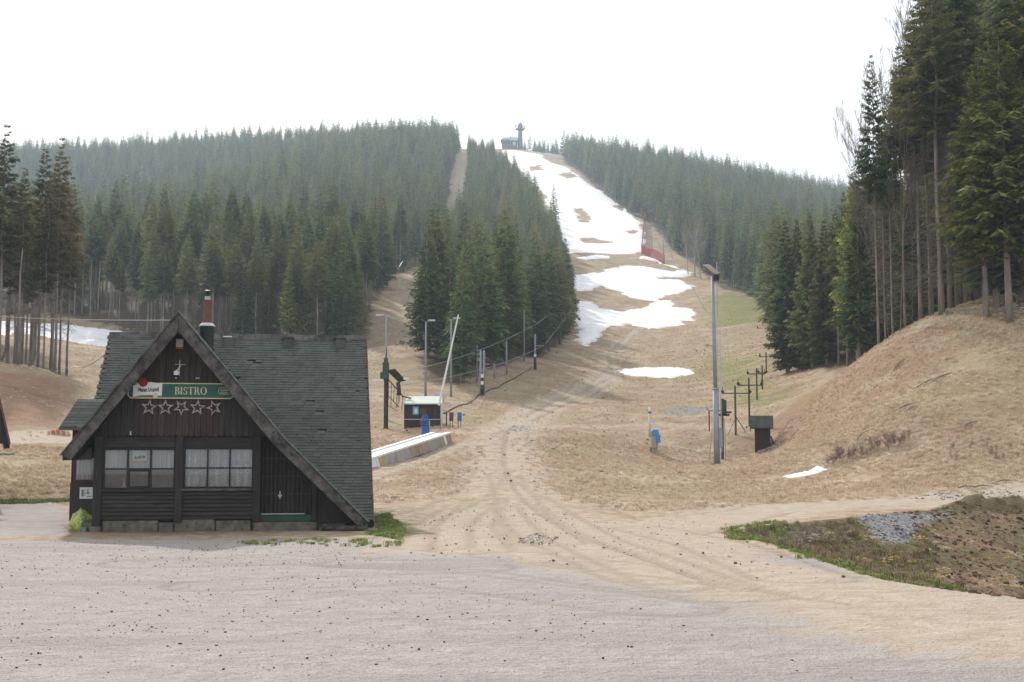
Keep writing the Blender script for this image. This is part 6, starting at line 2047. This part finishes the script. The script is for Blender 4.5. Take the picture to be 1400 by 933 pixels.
def off_track(X, Y):
    m = np.ones(X.shape, bool)
    rr = np.random.default_rng(8)
    for t in ALLTR: m &= dline(X, Y, t) > rr.uniform(0.4, 3.4, X.shape)
    m &= sdf(X, Y, FANP) < rr.uniform(-7, 0.5, X.shape)
    m &= sdf(X, Y, HUTP) < 0
    m &= sdf(X, Y, DITCH) < 0
    m &= sdf(X, Y, SNOWP) < 0.1
    clump = fbm(X, Y, 2.6, 4, 77) > np.random.default_rng(3).uniform(-0.6, 0.55, X.shape)
    return m & clump
BANKP = [(14.5, 80), (12, 66), (16, 56), (22, 49), (46, 45), (70, 60), (70, 90), (36, 88), (28, 86), (20, 84)]
X, Y = spread_pts(plan([(505, 690), (640, 690), (680, 600), (560, 590), (505, 600)]) , 2600, 1, off_track)
X2, Y2 = spread_pts(plan([(700, 660), (860, 700), (1080, 688), (1420, 668), (1420, 600), (1060, 600), (700, 585)]), 9000, 2, off_track)
X3, Y3 = spread_pts(BANKP, 17000, 3, off_track)
MEADOW = [(-20, 62), (12, 62), (16, 82), (26, 100), (30, 130), (50, 240), (20, 240), (8, 150), (-12, 118), (-18, 100)]
X5, Y5 = spread_pts(MEADOW, 9000, 31, off_track)
X4, Y4 = spread_pts(plan([(-40, 682), (96, 682), (96, 612), (-40, 612)]), 3200, 4, off_track)
X6, Y6 = spread_pts([(-75, 62), (-20, 62), (-18, 100), (-12, 150), (-25, 185), (-80, 200), (-90, 100)], 11000, 33, off_track)
strew('dry_grass', np.concatenate([X, X2, X3, X4, X5, X6]), np.concatenate([Y, Y2, Y3, Y4, Y5, Y6]), DRY, 0.16, 0.68, 5)
X, Y = spread_pts(plan([(502, 732), (508, 708), (530, 702), (552, 722), (548, 738)]), 330, 6, lambda a, b: sdf(a, b, HUTP) < 0.3)
X2, Y2 = spread_pts(plan([(985, 724), (1060, 712), (1090, 722), (1060, 744), (1000, 738)]), 420, 7)
X3, Y3 = spread_pts(plan([(-60, 689), (-60, 683), (95, 682), (95, 687)]), 500, 8)
ex = np.linspace(0, 1, 700) ** 0.8
near = np.array(plan([(1058, 745), (1200, 793), (1400, 816)]))
eg = np.random.default_rng(9)
X4 = np.interp(ex, [0, 0.5, 1], near[:, 0]) + eg.normal(0.25, 0.2, 700)
Y4 = np.interp(ex, [0, 0.5, 1], near[:, 1]) + eg.normal(0.25, 0.2, 700)
X5, Y5 = spread_pts(plan([(330, 747), (330, 740), (470, 737), (560, 742), (540, 749)]), 70, 12)
k4 = fbm(X4, Y4, 1.2, 3, 5) > eg.uniform(-0.25, 0.8, 700)
strew('fresh_grass', np.concatenate([X, X2, X3, X4[k4], X5]), np.concatenate([Y, Y2, Y3, Y4[k4], Y5]), FRESH, 0.25, 0.75, 6)
EARTHP = plan([(1310, 812), (1260, 740), (1240, 700), (1300, 690), (1420, 688), (1420, 822)])
DV = plan([(1020, 722), (1160, 706), (1300, 695), (1420, 690), (1420, 812), (1200, 790), (1060, 745)])
RB = plan([(1165, 705), (1230, 700), (1270, 705), (1240, 745), (1205, 745)])
X, Y = spread_pts(DV, 1700, 13, lambda a, b: (sdf(a, b, RB) < -0.1) & (sdf(a, b, DITCH) > 0.2) & (sdf(a, b, EARTHP) < 0.3))
strew('withered_weeds', X, Y, WEED + FRESH[:1], 0.2, 0.7, 7)
fl = MB()
for i in range(5):
    a = 1.256 * i
    fl.lathe([(0.004, 0), (0.03, 0.006), (0.006, 0.014)], (0.10 * math.cos(a * 1.7), 0.09 * math.sin(a), 0.12 + 0.02 * (i % 3)), 6)
FL = source('flower', fl.mesh('flower', M_FLOWER))
X = np.empty(0); Y = np.empty(0)
for px, py, n, sg in ((1255, 742, 40, 0.5), (1150, 745, 22, 0.5), (1185, 738, 26, 0.5), (1250, 785, 60, 0.5), (1300, 797, 40, 0.7), (1380, 806, 40, 0.5), (1330, 770, 22, 0.8), (1210, 775, 24, 0.6), (1320, 745, 10, 0.9)):
    c = at(px, py)
    X = np.concatenate([X, eg.normal(c.x, sg * 0.8, max(2, n // 7))]); Y = np.concatenate([Y, eg.normal(c.y, sg, max(2, n // 7))])
strew('yellow_flowers', X, Y, [FL], 0.7, 1.2, 8)

def stones(name, X, Y, smin, smax, mats, seed, sink=0.3):
    g = np.random.default_rng(seed)
    t = (1 + 5 ** 0.5) / 2
    ico = np.array([(-1, t, 0), (1, t, 0), (-1, -t, 0), (1, -t, 0), (0, -1, t), (0, 1, t), (0, -1, -t), (0, 1, -t), (t, 0, -1), (t, 0, 1), (-t, 0, -1), (-t, 0, 1)]) / 1.9
    fc = np.array([(0, 11, 5), (0, 5, 1), (0, 1, 7), (0, 7, 10), (0, 10, 11), (1, 5, 9), (5, 11, 4), (11, 10, 2), (10, 7, 6), (7, 1, 8), (3, 9, 4), (3, 4, 2), (3, 2, 6), (3, 6, 8), (3, 8, 9), (4, 9, 5), (2, 4, 11), (6, 2, 10), (8, 6, 7), (9, 8, 1)])
    n = len(X)
    Z = height(X, Y)
    sz = smin * (smax / smin) ** (g.random(n) ** 2.2)
    sq = g.uniform(0.5, 1.1, (n, 1, 3)) * np.array([1, 1, 0.7])
    V = ico[None] * (1 + g.uniform(-0.22, 0.22, (n, 12, 1))) * sq * sz[:, None, None]
    a = g.uniform(0, 6.28, n)
    c, s = np.cos(a)[:, None], np.sin(a)[:, None]
    V = np.stack([V[..., 0] * c - V[..., 1] * s, V[..., 0] * s + V[..., 1] * c, V[..., 2]], -1)
    V += np.stack([X, Y, Z + sz * sink], -1)[:, None]
    F_ = (fc[None] + 12 * np.arange(n)[:, None, None]).reshape(-1, 3)
    me = bpy.data.meshes.new(name)
    me.from_pydata(V.reshape(-1, 3).tolist(), [], F_.tolist())
    for m in mats: me.materials.append(m)
    mi = np.repeat(g.integers(0, len(mats), n), 20)
    me.polygons.foreach_set('material_index', mi.astype(np.int32))
    o = bpy.data.objects.new(name, me)
    COL.objects.link(o)
    o['kind'] = 'stuff'
M_ST = [plain("dark_gravel", (0.05, 0.046, 0.046), 0.9), plain("grey_gravel", (0.13, 0.12, 0.115), 0.9), plain("pale_gravel", (0.40, 0.37, 0.35), 0.9)]
LOTP = [(-14, 8), (14, 8), (14, 14), (7, 20), (2, 25.5), (-4, 27.5), (-14, 31)]
LOTR = lambda a, b: dline(a, b, TR['lower']) > 3.2
X, Y = spread_pts(LOTP, 6500, 14, lambda a, b: LOTR(a, b) & (fbm(a, b, 5, 3, 66) > np.random.default_rng(2).uniform(-0.6, 0.45, a.shape)))
stones('gravel', X, Y, 0.005, 0.021, [M_ST[0], M_ST[0], M_ST[1], M_ST[2]], 15)
X, Y = spread_pts(FANP, 700, 16)
X2, Y2 = spread_pts(plan([(700, 742), (730, 728), (765, 735), (750, 747)]), 260, 17)
stones('gravel', np.concatenate([X, X2]), np.concatenate([Y, Y2]), 0.010, 0.04, [M_ST[1], M_ST[2], M_ST[2]], 18)
X, Y = spread_pts(RB, 700, 19)
X2, Y2 = spread_pts(plan([(1045, 722), (1110, 716), (1150, 740), (1110, 745)]), 300, 20)
X3, Y3 = spread_pts(plan([(1240, 682), (1290, 673), (1420, 671), (1420, 689), (1300, 684)]), 500, 21)
stones('rubble', np.concatenate([X, X2, X3]), np.concatenate([Y, Y2, Y3]), 0.015, 0.075, [M_ST[1], M_ST[1], M_ST[2]], 22, 0.1)
X, Y = spread_pts(plan([(1310, 812), (1260, 740), (1240, 700), (1300, 690), (1420, 688), (1420, 822)]), 3500, 23)
M_CLOD = [plain("earth_clod", (0.19, 0.11, 0.07), 0.95), plain("dark_clod", (0.09, 0.05, 0.034), 0.95)]
stones('earth_clods', X, Y, 0.02, 0.13, M_CLOD, 24, 0.0)
X, Y = spread_pts(plan([(500, 610), (560, 560), (640, 560), (760, 480), (860, 450), (1050, 430), (1060, 600), (900, 660), (620, 660)]), 1600, 25)
stones('meadow_stones', X, Y, 0.03, 0.16, [M_ST[1], M_CLOD[1], M_ST[2]], 26, 0.0)
X, Y = spread_pts([xd(q, d) for q, d in ((540, 150), (560, 262), (590, 262), (590, 150))], 500, 27)
stones('logging_debris', X, Y, 0.1, 0.5, [M_CLOD[1], plain('grey_debris', (0.20, 0.17, 0.15), 0.9)], 28, 0.0)
# stray snow-like gravel at the track fork
X, Y = spread_pts(plan([(690, 592), (700, 582), (735, 583), (725, 591)]), 260, 29)
stones('pale_rubble', X, Y, 0.03, 0.14, [M_ST[2], plain('white_chips', (0.6, 0.58, 0.57), 0.9)], 30, 0.0)

# ------------------------------------------------------------------ air
def haze():
    b = MB().box(-1900, 1900, -70, 1650, -6, 300)
    t = NT("air")
    v = t.n.new("ShaderNodeVolumePrincipled")
    v.inputs['Color'].default_value = (0.70, 0.86, 1.0, 1)
    v.inputs['Density'].default_value = 0.00028
    v.inputs['Anisotropy'].default_value = 0.2
    t.l.new(v.outputs[0], t.out.inputs['Volume'])
    o = b.build('haze', t.m)
    o['kind'] = 'stuff'
haze()
